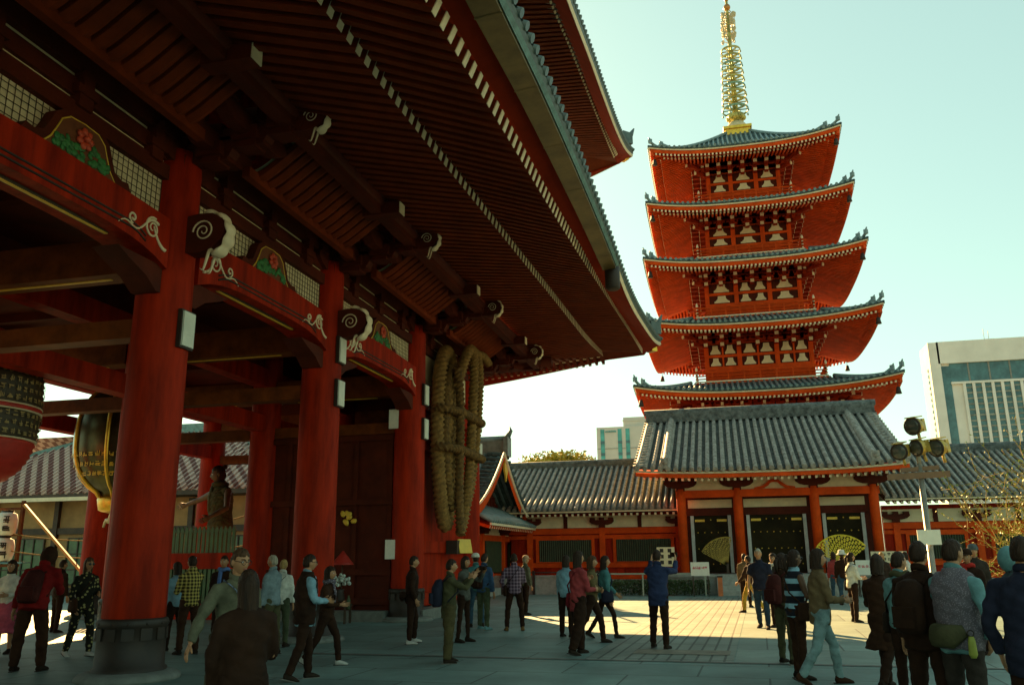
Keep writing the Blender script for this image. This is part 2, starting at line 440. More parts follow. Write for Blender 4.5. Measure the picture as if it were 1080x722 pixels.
# white timber caps and name boxes on the facade columns
for i, y in enumerate(CY):
    for z in ([5.05] if i < 3 else [5.05, 6.0]):
        b = MB(); b.bb(GX + 0.40, GX + 0.47, y - 0.17, y + 0.17, z - 0.30, z + 0.30); bx = gp('lamp_box', b, [BLACK])
        b = MB(); b.bb(GX + 0.47, GX + 0.50, y - 0.14, y + 0.14, z - 0.27, z + 0.27); b.bb(GX + 0.50, GX + 0.504, y - 0.12, y + 0.12, z - 0.09, z - 0.08); gp('white_face', b, [mat('box_white', (0.72, 0.74, 0.62), 0.6, 0.05, 5)], bx)

# bracket clusters
def arm(b, a, c, w, h): b.beam(a, c, w, h)
def cluster(y, x=GX, corner=False):
    b = MB()
    steps = [(0.10, 7.85), (0.72, 8.02), (1.34, 8.22), (1.95, 8.36)]
    for k, (d, z) in enumerate(steps):
        b.bb(x + d - 0.22, x + d + 0.22, y - 0.24, y + 0.24, z - 0.16, z + 0.06)              # bearing block
        b.bb(x + d - 0.16, x + d + 0.16, y - 0.17, y + 0.17, z - 0.26, z - 0.155)
        hw = 0.75 + 0.12 * k
        prof = [(-hw, z + 0.24), (-hw, z + 0.12), (-hw + 0.12, z + 0.02), (-hw + 0.34, z - 0.08), (hw - 0.34, z - 0.08), (hw - 0.12, z + 0.02), (hw, z + 0.12), (hw, z + 0.24)]
        b.prism(prof, (x + d - 0.11, y, 0), (0, 1, 0), (0, 0, 1), (0.22, 0, 0))
        for s in (-1, 0, 1):
            if k < 3: b.bb(x + d - 0.17, x + d + 0.17, y + s * (hw - 0.18) - 0.17, y + s * (hw - 0.18) + 0.17, z + 0.24, z + 0.40)
        if k:
            d0 = steps[k - 1][0]
            b.bb(x - 0.3, x + d + 0.28, y - 0.115, y + 0.115, z - 0.22, z - 0.02)
            b.prism([(d, z - 0.22), (d + 0.30, z - 0.16), (d + 0.36, z - 0.05), (d + 0.36, z + 0.02), (d, z + 0.02)], (x, y - 0.117, 0), (1, 0, 0), (0, 0, 1), (0, 0.234, 0))
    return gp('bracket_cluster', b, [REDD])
for y in CY: cluster(y)
def cluster_west(x, diag=False):
    # the same bracket turned to the end wall (or onto the corner diagonal)
    o = cluster(0.0, 0.0); M = Matrix.Translation((x, YE, 0)) @ Matrix.Rotation(pi / 4 if diag else pi / 2, 4, 'Z') @ Matrix.Scale(1.0, 4)
    l = V(gate.location)
    for v in o.data.vertices: v.co = M @ (v.co + l) - l
for x in (-8.3, -10.7, -13.15, -15.6, -18.0): cluster_west(x)
cluster_west(-8.3, True)
b = MB(); b.tube([(GX + 2.6, YE + 2.05, 8.46), (-19, YE + 2.05, 8.46)], 0.17, 12); b.bb(-19, GX + 2.2, YE + 1.94, YE + 2.16, 8.20, 8.335); gp('eave_purlin', b, [REDD])
for x in (-10.7, -13.15): b = MB(); b.bb(x - 0.12, x + 0.12, YE + 1.8, YE + 2.6, 8.1, 8.36); gp('tail_rafter', b, [REDD])
b = MB(); b.bb(-18.0, GX, YE - 0.10, YE + 0.05, 6.7, 8.5); gp('upper_plaster', b, [CREAM])
for z0, z1 in ((6.6, 7.0), (7.42, 7.66), (7.8, 8.05), (8.15, 8.6)):
    b = MB(); b.bb(-18.0, GX, YE - 0.2, YE + 0.16, z0, z1); gp('head_beam', b, [REDD])
b = MB(); b.tube([(-6.25, -2.6, 8.46), (-6.25, YE + 2.2, 8.46)], 0.17, 12); b.bb(-6.36, -6.14, -2.6, YE + 2.2, 8.20, 8.335); gp('eave_purlin', b, [REDD])
for y in CY:
    nosing(y, -6.1, 8.36, 0.50, 'purlin_nosing')
for y in CY[:-1]:
    b = MB(); b.bb(-6.55, -5.78, y + 3.44, y + 3.72, 8.18, 8.42); r_ = gp('tail_rafter', b, [REDD])
    b = MB(); b.bb(-5.78, -5.76, y + 3.455, y + 3.705, 8.19, 8.41); gp('white_cap', b, [WHITE], r_)
# cove ribs between the clusters
for i in range(5):
    y0, y1 = CY[i] + 0.95, CY[i + 1] - 0.95
    b = MB()
    def cp(t): return (-7.42 + 0.98 * t, 8.02 + 0.58 * (0.5 - 0.5 * cos(pi * t)) + 0.03 * sin(2 * pi * t))
    b.grid(lambda s, t: V((cp(t)[0] - 0.05, y0 + (y1 - y0) * s, cp(t)[1] + 0.10)), 1, 12, 0, True)
    pb = gp('cove_board', b, [mat('cove_white', (0.55, 0.55, 0.34), 0.8, 0.1, 3)])
    b = MB(); n = 13
    for k in range(n):
        yy = y0 + 0.1 + (y1 - y0 - 0.2) * k / (n - 1)
        pts = [(cp(t / 10)[0], yy, cp(t / 10)[1]) for t in range(11)]
        b.tube(pts, [(0.10, 0.125)] * 11, 6, 0, True, False, up=(0, 0, 1))
    b.bb(-7.50, -7.36, y0 - 0.3, y1 + 0.3, 7.86, 8.04)
    gp('cove_ribs', b, [REDF], pb)

# eaves: two tiers of rafters with painted tips, soffit boards, fascia, edge tiles
def eave_set(T1, T2, TF, TT, zp, d0, d1, d2, d3, half, names, wstart=-9, tk=1.0):
    """T1,T2: underside height of the inner / outer rafter tips along the eave, TF,TT: fascia foot and roof edge; d*: distance out from the wall line.
    half: half length of the wall line (north side along y); the west side repeats it turned by 90 degrees about the corner"""
    f1, f2, ff, ft = map(smooth_table, (T1, T2, TF, TT))
    def zsof(s, d):
        if d <= d1: return zp + (f1(s) + 0.0 - zp) * max(0, (d - d0)) / (d1 - d0)
        return f1(s) + 0.10 + (f2(s) - f1(s) - 0.10) * (d - d1) / (d2 - d1)
    sides = []
    def north(s, d): return V((GX + d, s, 0))
    def west(s, d):   # s runs towards the same corner; wall line y=YE
        return V((GX - (YE - s), YE + d, 0))
    for fn, smin, rot in ((north, -1.0, 0), (west, YE - 8.5, 1)):
        r1, r2, sb = MB(), MB(), MB()
        sp = 0.272; n = int((YE + d1 - smin) / sp)
        for k in range(n + 1):
            s = smin + k * sp
            dd = max(d0 - 0.35, s - YE + 0.02)
            def seg(mb, da, db, lift, w, h):
                if db - da < 0.12: return
                ns = 2
                a = fn(s, da); c = fn(s, db)
                a.z = zsof(s, da) + h / 2 + lift; c.z = zsof(s, db) + h / 2 + lift
                mb.beam(a, c, w, h, 0); e = (c - a).normalized(); mb.beam(c - e * 0.004 - V((0, 0, 0.02)), c + e * 0.008 - V((0, 0, 0.02)), 0.125, 0.225, 1)
            if s < YE + d1: seg(r1, dd, d1, 0, 0.15, 0.185)
            if s < YE + d2:
                da = max(d1 - 0.25, s - YE + 0.02)
                if d2 - da > 0.1:
                    a = fn(s, da); c = fn(s, d2)
                    a.z = f1(s) + 0.19 + 0.07; c.z = f2(s) + 0.07
                    r2.beam(a, c, 0.12, 0.14, 0); e = (c - a).normalized(); r2.beam(c - e * 0.004 - V((0, 0, 0.02)), c + e * 0.008 - V((0, 0, 0.02 + 0.09 * (tk - 1))), 0.105 * (0.6 + 0.4 * tk), 0.185 * tk, 1)
        ns = 60
        def bd(s_, t, da, db, lift):
            s = smin + (YE + db - smin) * s_
            d = da + (db - da) * t
            d = max(d, s - YE); 
            p = fn(s, d); p.z = zsof(s, d) + lift; return p
        def bd2(s_, t):
            s = smin + (YE + d2 - smin) * s_; d = max(d1 - 0.05 + (d2 - d1 + 0.05) * t, s - YE)
            p = fn(s, d); p.z = f1(s) + 0.335 + (f2(s) - f1(s) - 0.19) * max(0, (d - d1)) / (d2 - d1); return p
        sb.grid(lambda a, t: bd(a, t, d0 - 0.4, d1, 0.186), ns, 4)
        sb.grid(lambda a, t: bd2(a, t), ns, 4)
        gp(names + 'base_rafters', r1, [REDF, WHITE]); gp(names + 'flying_rafters', r2, [REDF, WHITE])
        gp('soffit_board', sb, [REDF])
        # kioi strips above the tips, fascia board, white edge line, roof slab
        fb, wl, rt = MB(), MB(), MB(); N = 70
        S = [smin + (YE + d3 - smin) * i / N for i in range(N + 1)]
        def line(mb, d, zf, w, h, mi=0):
            P = [];
            for s in S:
                s = min(s, YE + d)
                p = fn(s, d); p.z = zf(s); P.append(p)
            mb.tube(P, [(h, w)] * len(P), 4, mi, True, False, up=(0, 0, 1))
        line(fb, d1 - 0.06, lambda s: f1(s) + 0.24, 0.05, 0.05)
        line(fb, d2 - 0.05, lambda s: f2(s) + 0.20, 0.09, 0.09)
        def fgrid(a, t):
            s = smin + (YE + d3 - smin) * a; d = d2 - 0.12 + (d3 - d2 + 0.12) * t
            s = min(s, YE + d)
            p = fn(s, d); p.z = f2(s) + 0.14 + (ff(s) - f2(s) - 0.14) * t; return p
        fb.grid(fgrid, 60, 2)
        gp('fascia_board', fb, [mat('fascia_red', (0.27, 0.022, 0.004), 0.8, 0.1, 2, spec=0.05)])
        S = [max(q, wstart) for q in S] if rot == 0 else S
        line(wl, d3 + 0.02, lambda s: ff(s) + 0.06, 0.05, 0.075); gp('white_edge_board', wl, [WHITE])
        sides.append((fn, smin, ff, ft))
    return sides, f2
LO1 = [(-2, 7.85), (8, 7.86), (10.4, 7.89), (13.5, 8.06), (17.7, 8.25), (22, 8.46), (27.3, 8.66), (31.6, 9.07)]
LO2 = [(-2, 7.2), (7.2, 7.2), (9.9, 7.40), (14.4, 7.68), (18, 7.98), (22, 8.34), (27.4, 8.82), (32.7, 9.2)]
LOF = [(-2, 7.45), (6, 7.5), (8, 7.6), (12, 7.95), (15, 8.06), (18.0, 8.06), (19.0, 7.98), (21.9, 8.05), (28.3, 8.85), (31.5, 9.35), (33.7, 9.85)]
lo_sides, lo_f2 = eave_set(LO1, LO2, LOF, LOF, 8.62, 2.05, 4.2, 5.7, 6.25, 0, '', 18.3)

def roof_skirt(sides, d3, dtop, ztop, thick, name, rib=False):
    for fn, smin, ff, ft in sides:
        b = MB(); N = 60
        def rf(a, t):
            s0 = smin + (YE + d3 + 0.08 - smin) * a
            d = (d3 + 0.08) + (dtop - d3 - 0.08) * t
            s = min(s0, YE + d)
            p = fn(s, d); z0 = ff(min(s0, YE + d3)) + 0.13 + thick
            p.z = z0 + (ztop - z0) * (0.55 * t + 0.45 * t * t); return p
        b.grid(rf, N, 8, 0, True)
        # thick edge course
        P = []
        for i in range(N + 1):
            s = min(smin + (YE + d3 + 0.05 - smin) * i / N, YE + d3 + 0.05); p = fn(s, d3 + 0.03); p.z = ff(min(s, YE + d3)) + 0.13 + thick / 2; P.append(p)
        b.tube(P, [(thick / 2, 0.05)] * len(P), 4, 0, True, False, up=(0, 0, 1))
        # round end tiles with ribs
        s = smin
        while s < YE + d3:
            p = fn(s, d3 + 0.12); z = ff(s) + 0.13 + thick * 0.72
            q = fn(min(s, YE + d3 - 0.9), d3 - 0.9); zq = z + 0.42
            b.tube([(p.x, p.y, z), (q.x, q.y, zq)], 0.066, 8)
            s += 0.30
        gp(name, b, [TILEB])
roof_skirt(lo_sides, 6.25, -1.5, 12.3, 0.16, 'lower_roof')
# bronze box gutter along the middle of the lower eave with a rain head at its end
ya, yb = 5.0, 18.2
gz = smooth_table([(4, 7.3), (7.7, 7.47), (9.5, 7.68), (12.3, 7.85), (15, 7.97), (19, 8.04)])
N_ = 7
b = MB()
pts = [(-2.24, ya + (yb - ya) * i / 14, gz(ya + (yb - ya) * i / 14) - 0.07) for i in range(15)]
b.tube(pts, [(0.09, 0.24)] * 15, 4, 0, True, False, up=(0, 0, 1))
b2 = MB()
for k in range(14):
    y0, y1 = ya + (yb - ya) * k / 14, ya + (yb - ya) * (k + 1) / 14
    z0, z1 = gz(y0), gz(y1)
    b2.add([(-2.29, y0, z0 - 0.13), (-1.99, y0, z0 - 0.10), (-1.99, y0, z0), (-2.29, y0, z0), (-2.29, y1, z1 - 0.13), (-1.99, y1, z1 - 0.10), (-1.99, y1, z1), (-2.29, y1, z1)],
           [(0, 4, 5, 1), (1, 5, 6, 2), (2, 6, 7, 3), (3, 7, 4, 0)] + ([(0, 1, 2, 3)] if k == 0 else []) + ([(7, 6, 5, 4)] if k == 13 else []))
for i in range(7):
    y = ya + (yb - ya) * (i + 0.5) / 7; b2.add([(-2.30, y - 0.015, gz(y) - 0.136), (-1.98, y - 0.015, gz(y) - 0.106), (-1.98, y + 0.015, gz(y) - 0.106), (-2.30, y + 0.015, gz(y) - 0.136)], [(0, 1, 2, 3)])
g_ = gp('gutter', b2, [GUT])
b = MB(); b.lathe([(0.13, -0.40), (0.17, -0.36), (0.17, 0.12), (0.13, 0.18)], (-2.1, yb + 0.18, gz(yb) - 0.15), 14); gp('rain_head', b, [BLACK], g_)
b = MB(); b.tube([(-1.97, p[1], p[2] + 0.06) for p in pts], [(0.055, 0.05)] * 15, 4, 0, True, False, up=(0, 0, 1)); gp('gutter_lip', b, [COPPER], g_)
# corner fittings
def corner(x, y, z, sc=1.0):
    b = MB(); d = V((1, 1, 0)).normalized()
    b.beam(V((x, y, z)) - d * 3.2 + V((0, 0, -0.5)), V((x, y, z)) - d * 0.55 + V((0, 0, -0.22)), 0.30, 0.40); h = gp('hip_rafter', b, [RED])
    b = MB(); b.beam(V((x, y, z)) - d * 0.56 + V((0, 0, -0.22)), V((x, y, z)) - d * 0.30 + V((0, 0, -0.20)), 0.34, 0.44); gp('gold_tip', b, [GOLD], h)
    b = MB()
    c = V((x, y, z)) - d * 0.35
    b.box(c + V((0, 0, 0.55)), (0.5, 0.5, 0.5), 0, Matrix.Rotation(pi / 4, 3, 'Z'))
    b.tube([c + V((0, 0, 0.6)), c + d * 0.35 + V((0, 0, 0.85)), c + d * 0.55 + V((0, 0, 1.2))], [0.16, 0.12, 0.03], 8)
    b.tube([c - d * 2.4 + V((0, 0, 0.95)), c - d * 0.2 + V((0, 0, 0.62))], 0.2, 8)
    gp('ridge_end_tile', b, [TILEB])
corner(GX + 6.25, YE + 6.25, 9.95)
# upper storey
UX = 5.55
UP1 = [(-2, 13.9), (10, 14.2), (18, 14.9), (21, 15.3), (25, 15.9), (28, 16.4), (30.5, 16.9)]
UP2 = [(-2, 13.3), (10, 13.75), (17.8, 14.75), (20.6, 15.35), (25.2, 16.0), (30.4, 16.85), (32.6, 17.35)]
UPF = [(-2, 12.8), (10, 13.2), (17, 14.16), (20.4, 14.85), (24, 15.4), (28, 16.16), (31, 17.1), (33.0, 17.95)]
up_sides, up_f2 = eave_set(UP1, UP2, UPF, UPF, 15.6, 1.0, 3.6, 5.10, UX, 0, '', -9, 1.15)
def upper_roof():
    roof_skirt(up_sides, UX, -4.85, 23.5, 0.2, 'upper_roof')
upper_roof(); corner(GX + UX, YE + UX, 18.1)
b = MB(); b.bb(-17.0, GX - 1.2, 1.2, YE - 1.2, 10.5, 17.0); gp('upper_storey_wall', b, [RED])
b = MB()
for (xa, xb, z) in ((-24.2, -17.0, 0),):   # unseen far-side roofs, plain slopes, eaves shortened so sun reaches under the gate
    b.grid(lambda s, t: V((-21.3 + 4.8 * t, -5 + 38.5 * s, 7.6 + 4.4 * t)), 8, 2)
    b.grid(lambda s, t: V((-21.3 + 4.8 * t, -5 + 38.5 * s, 7.45 + 4.4 * t)), 8, 2, flip=True)
    b.grid(lambda s, t: V((-21.8 + 8.6 * t, -4.5 + 37.4 * s, 14.6 + 8.9 * t)), 8, 2)
    b.grid(lambda s, t: V((-21.8 + 8.6 * t, -4.5 + 37.4 * s, 14.4 + 8.9 * t)), 8, 2, flip=True)
gp('rear_roof', b, [TILEB])
# interior: ceiling, long and cross beams
b = MB(); b.bb(-18.6, -8.75, -0.4, YE + 0.4, 7.50, 7.62)
for k in range(9): b.bb(-18.6, -8.8, 1.5 + 3.0 * k - 0.09, 1.5 + 3.0 * k + 0.09, 7.3, 7.5)
gp('ceiling', b, [REDD])
for y in CY:
    for (xa, xb) in ((SX + 0.40, MX - 0.40), (MX + 0.40, GX - 0.40)):
        b = MB(); b.bb(xa, xb, y - 0.22, y + 0.22, 6.0, 6.6); bm = gp('cross_beam', b, [mat('bounce_tinted_wood', (0.16, 0.040, 0.006), 0.6, 0.25, 2, spec=0.15)])  # orange light thrown up from the ground is put into this wood colour
        b = MB(); b.bb(xa + 0.6, xb - 0.6, y - 0.03, y + 0.03, 5.985, 6.002); gp('underside_slit', b, [GOLDP], bm)
        b = MB(); b.bb(xa, xb, y - 0.16, y + 0.16, 4.95, 5.25); gp('tie_beam', b, [mat('bounce_tinted_wood', (0.38, 0.11, 0.02))])
for x in (MX, SX):
    for i in range(5):
        b = MB(); b.bb(x - 0.20, x + 0.20, CY[i] + 0.38, CY[i + 1] - 0.38, 5.15, 5.60); gp('long_beam', b, [RED])
        b = MB(); b.bb(x - 0.20, x + 0.20, CY[i] + 0.38, CY[i + 1] - 0.38, 6.45, 6.95); gp('long_beam', b, [RED])
        b = MB(); b.bb(x - 0.08, x + 0.08, CY[i] + 0.38, CY[i + 1] - 0.38, 6.95, 7.5); gp('lintel_panel', b, [REDD])
# niche at the near-court end: red boarded walls
def niche(y0, y1):
    b = MB(); b.bb(GX - 0.14, GX + 0.02, y0 + 0.38, y1 - 0.38, 0.30, 6.62)
    wl = gp('end_wall', b, [RED])
    for z in (1.9, 4.75, 5.9, 0.5): b = MB(); b.bb(GX + 0.02, GX + 0.16, y0 + 0.36, y1 - 0.36, z - 0.16, z + 0.16); gp('wall_rail', b, [RED], wl)
    b = MB(); b.bb(GX - 0.45, GX + 0.50, y0 - 0.1, y1 + 0.1, 0.0, 0.28); b.bb(MX, GX - 0.45, y0 - 0.5, y1 + 0.1, 0.0, 0.27); gp('stone_curb', b, [STONED])
    ys = y0 if y0 > 10 else y1
    b = MB(); b.bb(MX + 0.38, GX - 0.38, ys - 0.08, ys + 0.08, 0.27, 5.0); w2 = gp('side_wall', b, [REDD])
    b = MB(); sg = -1 if y0 > 10 else 1
    for k in range(4):
        x = MX + 0.9 + k * 1.02; b.bb(x - 0.06, x + 0.06, ys + sg * 0.08, ys + sg * 0.14, 0.3, 4.9)
    for z in (0.5, 1.25, 3.1, 4.85): b.bb(MX + 0.4, GX - 0.4, ys + sg * 0.14, ys + sg * 0.19, z - 0.08, z + 0.08)
    gp('panel_rails', b, [REDD], w2)
    b = MB()
    for k in range(7): b.ball((-9.95 + rnd.uniform(-0.3, 0.3), ys + sg * 0.2, 2.75 + rnd.uniform(-0.2, 0.15)), (0.10, 0.03, 0.07), 0, 7, 5, Matrix.Rotation(rnd.uniform(0, 3), 3, 'Y'))
    gp('gilt_carving', b, [GOLDP], w2)
    b = MB(); b.bb(MX - 0.08, MX + 0.08, y0 + 0.3, y1 - 0.3, 0.27, 5.15); gp('niche_back_wall', b, [REDD])
    yo = y1 if y0 > 10 else y0
    b = MB(); b.bb(MX, GX - 0.3, yo - 0.08, yo + 0.08, 0.3, 7.3); gp('outer_wall', b, [RED])
niche(CY[4], CY[5]); niche(CY[0], CY[1])
b = MB(); b.bb(-20.3, -6.6, -1.6, CY[1] - 1.3, 0.0, 0.02); gp('stone_floor', b, [STONED])
# ------------------------------------------------------------------ tiled roofs
def tiled(mb, P, u0, u1, tmax=None, sp=0.30, r=0.075, nt=7, lift=0.03, grid_n=24, tiles=0.28, mi=0, rmi=1):
    """P(u,t) -> point on a slope, t 0 at the eave; tmax(u) how far a rib runs"""
    tm = tmax or (lambda u: 1.0)
    def g(a, t):
        u = u0 + (u1 - u0) * a
        return P(u, t * tm(u))
    mb.grid(g, grid_n, nt, mi, True)
    k = int((u1 - u0) / sp); off = (u1 - u0 - k * sp) / 2
    for i in range(k + 1):
        u = u0 + off + i * sp; T = tm(u)
        if T < 0.06: continue
        n = max(2, int(nt * T + 0.5))
        pts = []
        for j in range(n + 1):
            p = V(P(u, T * j / n)); p.z += lift; pts.append(p)
        d = (pts[0] - pts[1]).normalized(); pts[0] = pts[0] + d * 0.06
        mb.tube(pts, [r * 1.15] + [r] * n, 7, rmi, True, True)
def eave_teeth(mb, fn, u0, u1, sp, w, h, length, out, mi=0, endmi=1):
    k = int((u1 - u0) / sp)
    for i in range(k + 1):
        u = u0 + sp * i + sp * 0.5
        if u > u1: break
        p = V(fn(u)); mb.beam(p - V(out) * length, p, w, h, mi, endmi)

# ------------------------------------------------------------------ cloister wings
def bracket_small(mb, x, y, z, sc=1.0):
    mb.bb(x - 0.16 * sc, x + 0.16 * sc, y - 0.18, y + 0.02, z - 0.05, z + 0.13)
    prof = [(-0.62, 0.33), (-0.62, 0.24), (-0.5, 0.14), (-0.3, 0.08), (0.3, 0.08), (0.5, 0.14), (0.62, 0.24), (0.62, 0.33)]
    mb.prism([(a * sc, b * sc + z) for a, b in prof], (x, y - 0.2, 0), (1, 0, 0), (0, 0, 1), (0, 0.2, 0))
    for k in (-0.48, 0, 0.48): mb.bb(x + k * sc - 0.11, x + k * sc + 0.11, y - 0.22, y + 0.02, z + 0.33 * sc, z + 0.45 * sc)
def wing(name, label, x0, x1, posts, wins, ez, rz, ridge_gap=0.0):
    W = thing(name, label, 'gallery', ((x0 + x1) / 2, 40.2, 0))
    P = lambda n, mb, m_, sub=None, lab=None: part(n, mb, m_, W, sub, lab)
    b = MB(); b.bb(x0, x1, 40.22, 40.5, 0.55, 3.6); P('wall', b, [RED])
    b = MB(); b.bb(x0, x1, 39.7, 42.5, 0.0, 0.55); b.bb(x0, x1, 39.62, 39.7, 0.47, 0.56); P('stone_base', b, [STONE])
    b = MB(); b.bb(x0, x1, 40.16, 40.22, 2.88, 3.42); P('plaster_band', b, [CREAM])
    for z0, z1, y in ((2.60, 2.86, 40.10), (2.38, 2.54, 40.14), (1.08, 1.30, 40.12), (0.56, 0.74, 40.12)):
        b = MB(); b.bb(x0, x1, y, 40.22, z0, z1); P('wall_rail', b, [REDP])
    for x in posts:
        b = MB(); b.bb(x - 0.13, x + 0.13, 40.04, 40.2, 0.56, 2.9); c = P('post', b, [REDP])
        b = MB(); bracket_small(b, x, 40.14, 2.92, 0.9); P('bracket', b, [REDD], c)
    mids = [(a + c) / 2 for a, c in zip(posts, posts[1:])]
    for x in mids:
        b = MB(); b.bb(x - 0.09, x + 0.09, 40.09, 40.17, 2.86, 3.42); P('strut', b, [REDD])
    for a, c in wins:
        f = MB()
        for xx in (a, c): f.bb(xx - 0.07, xx + 0.07, 40.10, 40.2, 1.30, 2.38)
        f.bb(a - 0.07, c + 0.07, 40.12, 40.2, 1.28, 1.34); f.bb(a - 0.07, c + 0.07, 40.12, 40.2, 2.33, 2.39)
        o = P('window', f, [REDP])
        g = MB(); g.bb(a + 0.07, c - 0.07, 40.2, 40.216, 1.30, 2.38); P('dark_panel', g, [mat('window_dark', (0.02, 0.02, 0.012), 0.5)], o)
        k = MB(); n = int((c - a) / 0.105)
        for i in range(n): k.box((a + 0.12 + (c - a - 0.24) * i / max(1, n - 1), 40.16, 1.84), (0.05, 0.05, 1.08), 0, Matrix.Rotation(pi / 4, 3, 'Z'))
        P('window_bars', k, [GREENW], o)
    e = MB(); eave_teeth(e, lambda u: (u, 39.18, ez - 0.13), x0, x1, 0.27, 0.10, 0.11, 1.2, (0, -1, -0.28), 0, 1); P('eave_rafters', e, [REDD, WHITE])
    b = MB(); b.bb(x0, x1, 39.14, 39.22, ez - 0.065, ez - 0.01); b.grid(lambda s, t: V((x0 + (x1 - x0) * s, 39.2 + 1.5 * t, ez - 0.06 + 0.42 * t)), 1, 1); P('soffit_board', b, [REDD])
    b = MB(); b.bb(x0, x1, 39.09, 39.15, ez - 0.02, ez + 0.06); P('white_edge_board', b, [WHITE])
    r = MB()
    def pf(u, t): return V((u, 39.06 + 4.94 * t, ez + 0.10 + (rz - ez - 0.10) * (0.96 * t + 0.04 * t * t)))
    tiled(r, pf, x0, x1, None, 0.29, 0.085, 6, 0.045)
    r.bb(x0, x1, 39.05, 39.12, ez + 0.05, ez + 0.12)
    r.grid(lambda s, t: V((x0 + (x1 - x0) * s, 44.0 + 3.4 * t, rz - 0.05 - 2.0 * t)), 1, 1)
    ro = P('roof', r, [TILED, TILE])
    g = MB(); g.bb(x0, x1, 43.82, 44.18, rz - 0.1, rz + 0.21); g.tube([(x0, 44.0, rz + 0.25), (x1, 44.0, rz + 0.25)], 0.13, 8)
    for k in range(4): g.bb(x0, x1, 43.80, 44.20, rz - 0.07 + 0.075 * k, rz - 0.04 + 0.075 * k)
    P('ridge', g, [RIDGE], ro)
    return W
wing('cloister_wing', 'long low red cloister with sunlit ribbed roof left of the pagoda entrance', -15.0, -1.95, [-12.6, -9.0, -5.55, -2.05], [(-8.65, -6.0), (-5.0, -2.35)], 3.55, 6.08)
wing('cloister_wing', 'low red cloister with dark blue shaded roof behind the floodlight mast', 6.7, 24.0, [7.2, 10.4, 13.6, 16.8, 20], [(7.6, 9.9), (10.9, 13.1), (14.1, 16.3), (17.3, 19.5)], 3.78, 6.22)

# ------------------------------------------------------------------ pagoda entrance hall
EN = thing('entrance_hall', 'red hall with broad ribbed tile roof and three dark doors below the pagoda', 'hall', (2.2, 38.5, 0))
def ep(n, mb, m_, sub=None, lab=None): return part(n, mb, m_, EN, sub, lab)
EX = [-1.78, 0.63, 3.79, 6.16]
b = MB(); b.bb(-3.0, 7.4, 37.3, 42.5, 0, 0.80); b.bb(-3.06, 7.46, 37.22, 37.5, 0.70, 0.805); ep('stone_base', b, [STONE])
b = MB()
for k in range(4): b.bb(-0.45, 4.9, 36.1 + 0.30 * k, 37.22, 0, 0.19 + 0.17 * k)
ep('stone_steps', b, [STONE])
for x in EX:
    b = MB(); b.lathe([(0.20, 0.8), (0.20, 4.0), (0.18, 4.4)], (x, 38.5, 0), 16); c = ep('column', b, [REDP])
    b = MB(); bracket_small(b, x, 38.55, 4.36, 1.15); ep('bracket', b, [REDD], c)
b = MB(); b.bb(-2.0, 6.4, 38.38, 38.62, 4.02, 4.34); ep('lintel', b, [REDP])
b = MB(); b.bb(-2.0, 6.4, 38.5, 38.56, 4.34, 5.2); ep('plaster_band', b, [CREAM])
b = MB(); b.bb(-1.9, 6.3, 39.4, 39.5, 0.8, 5.2); ep('back_wall', b, [REDD])
for a, c in zip(EX, EX[1:]):
    b = MB(); b.bb(a + 0.25, c - 0.25, 39.34, 39.40, 3.62, 3.98); ep('plaster_panel', b, [CREAM])
    b = MB(); b.bb(a + 0.18, c - 0.18, 39.22, 39.40, 3.28, 3.60); b.bb(a + 0.18, c - 0.18, 39.22, 39.40, 3.98, 4.1); ep('door_head', b, [REDD])
    d = MB(); d.bb(a + 0.45, c - 0.45, 39.30, 39.36, 0.85, 3.28); do = ep('door', d, [mat('door_dark_green', (0.022, 0.017, 0.006), 0.7, 0.2, 2, spec=0.1)])
    s = MB()
    nS = int((c - a - 1.1) / 0.24)
    for z in (1.2, 1.85, 2.55, 3.1):
        for i in range(nS): s.ball((a + 0.62 + (c - a - 1.24) * i / (nS - 1), 39.295, z), 0.028, 0, 6, 4)
    ep('door_studs', s, [GOLDP], do)
    for xx in (a + 0.52, c - 0.52 - 0.42): h = MB(); h.bb(xx, xx + 0.42, 39.28, 39.30, 3.02, 3.12); ep('gilt_hinge', h, [GOLDP], do)
    for xx in (a + 0.40, c - 0.40):
        p = MB(); p.bb(xx - 0.07, xx + 0.07, 39.20, 39.34, 0.82, 3.28); ep('white_post', p, [mat('grey_white_post', (0.50, 0.52, 0.48), 0.7, 0.1, 4)])
fr = MB(); fp = [(0, 0.38), (0.18, 0.36), (0.34, 0.22), (0.52, 0.10), (0.85, 0.04), (0.85, -0.02), (0.45, 0.0), (0.25, 0.12), (0.14, 0.24), (0, 0.26)]
fr.prism(fp, (2.21, 38.40, 4.36), (1, 0, 0), (0, 0, 1), (0, 0.1, 0)); fr.prism(fp, (2.21, 38.40, 4.36), (-1, 0, 0), (0, 0, 1), (0, 0.1, 0)); ep('frog_leg_strut', fr, [REDP])
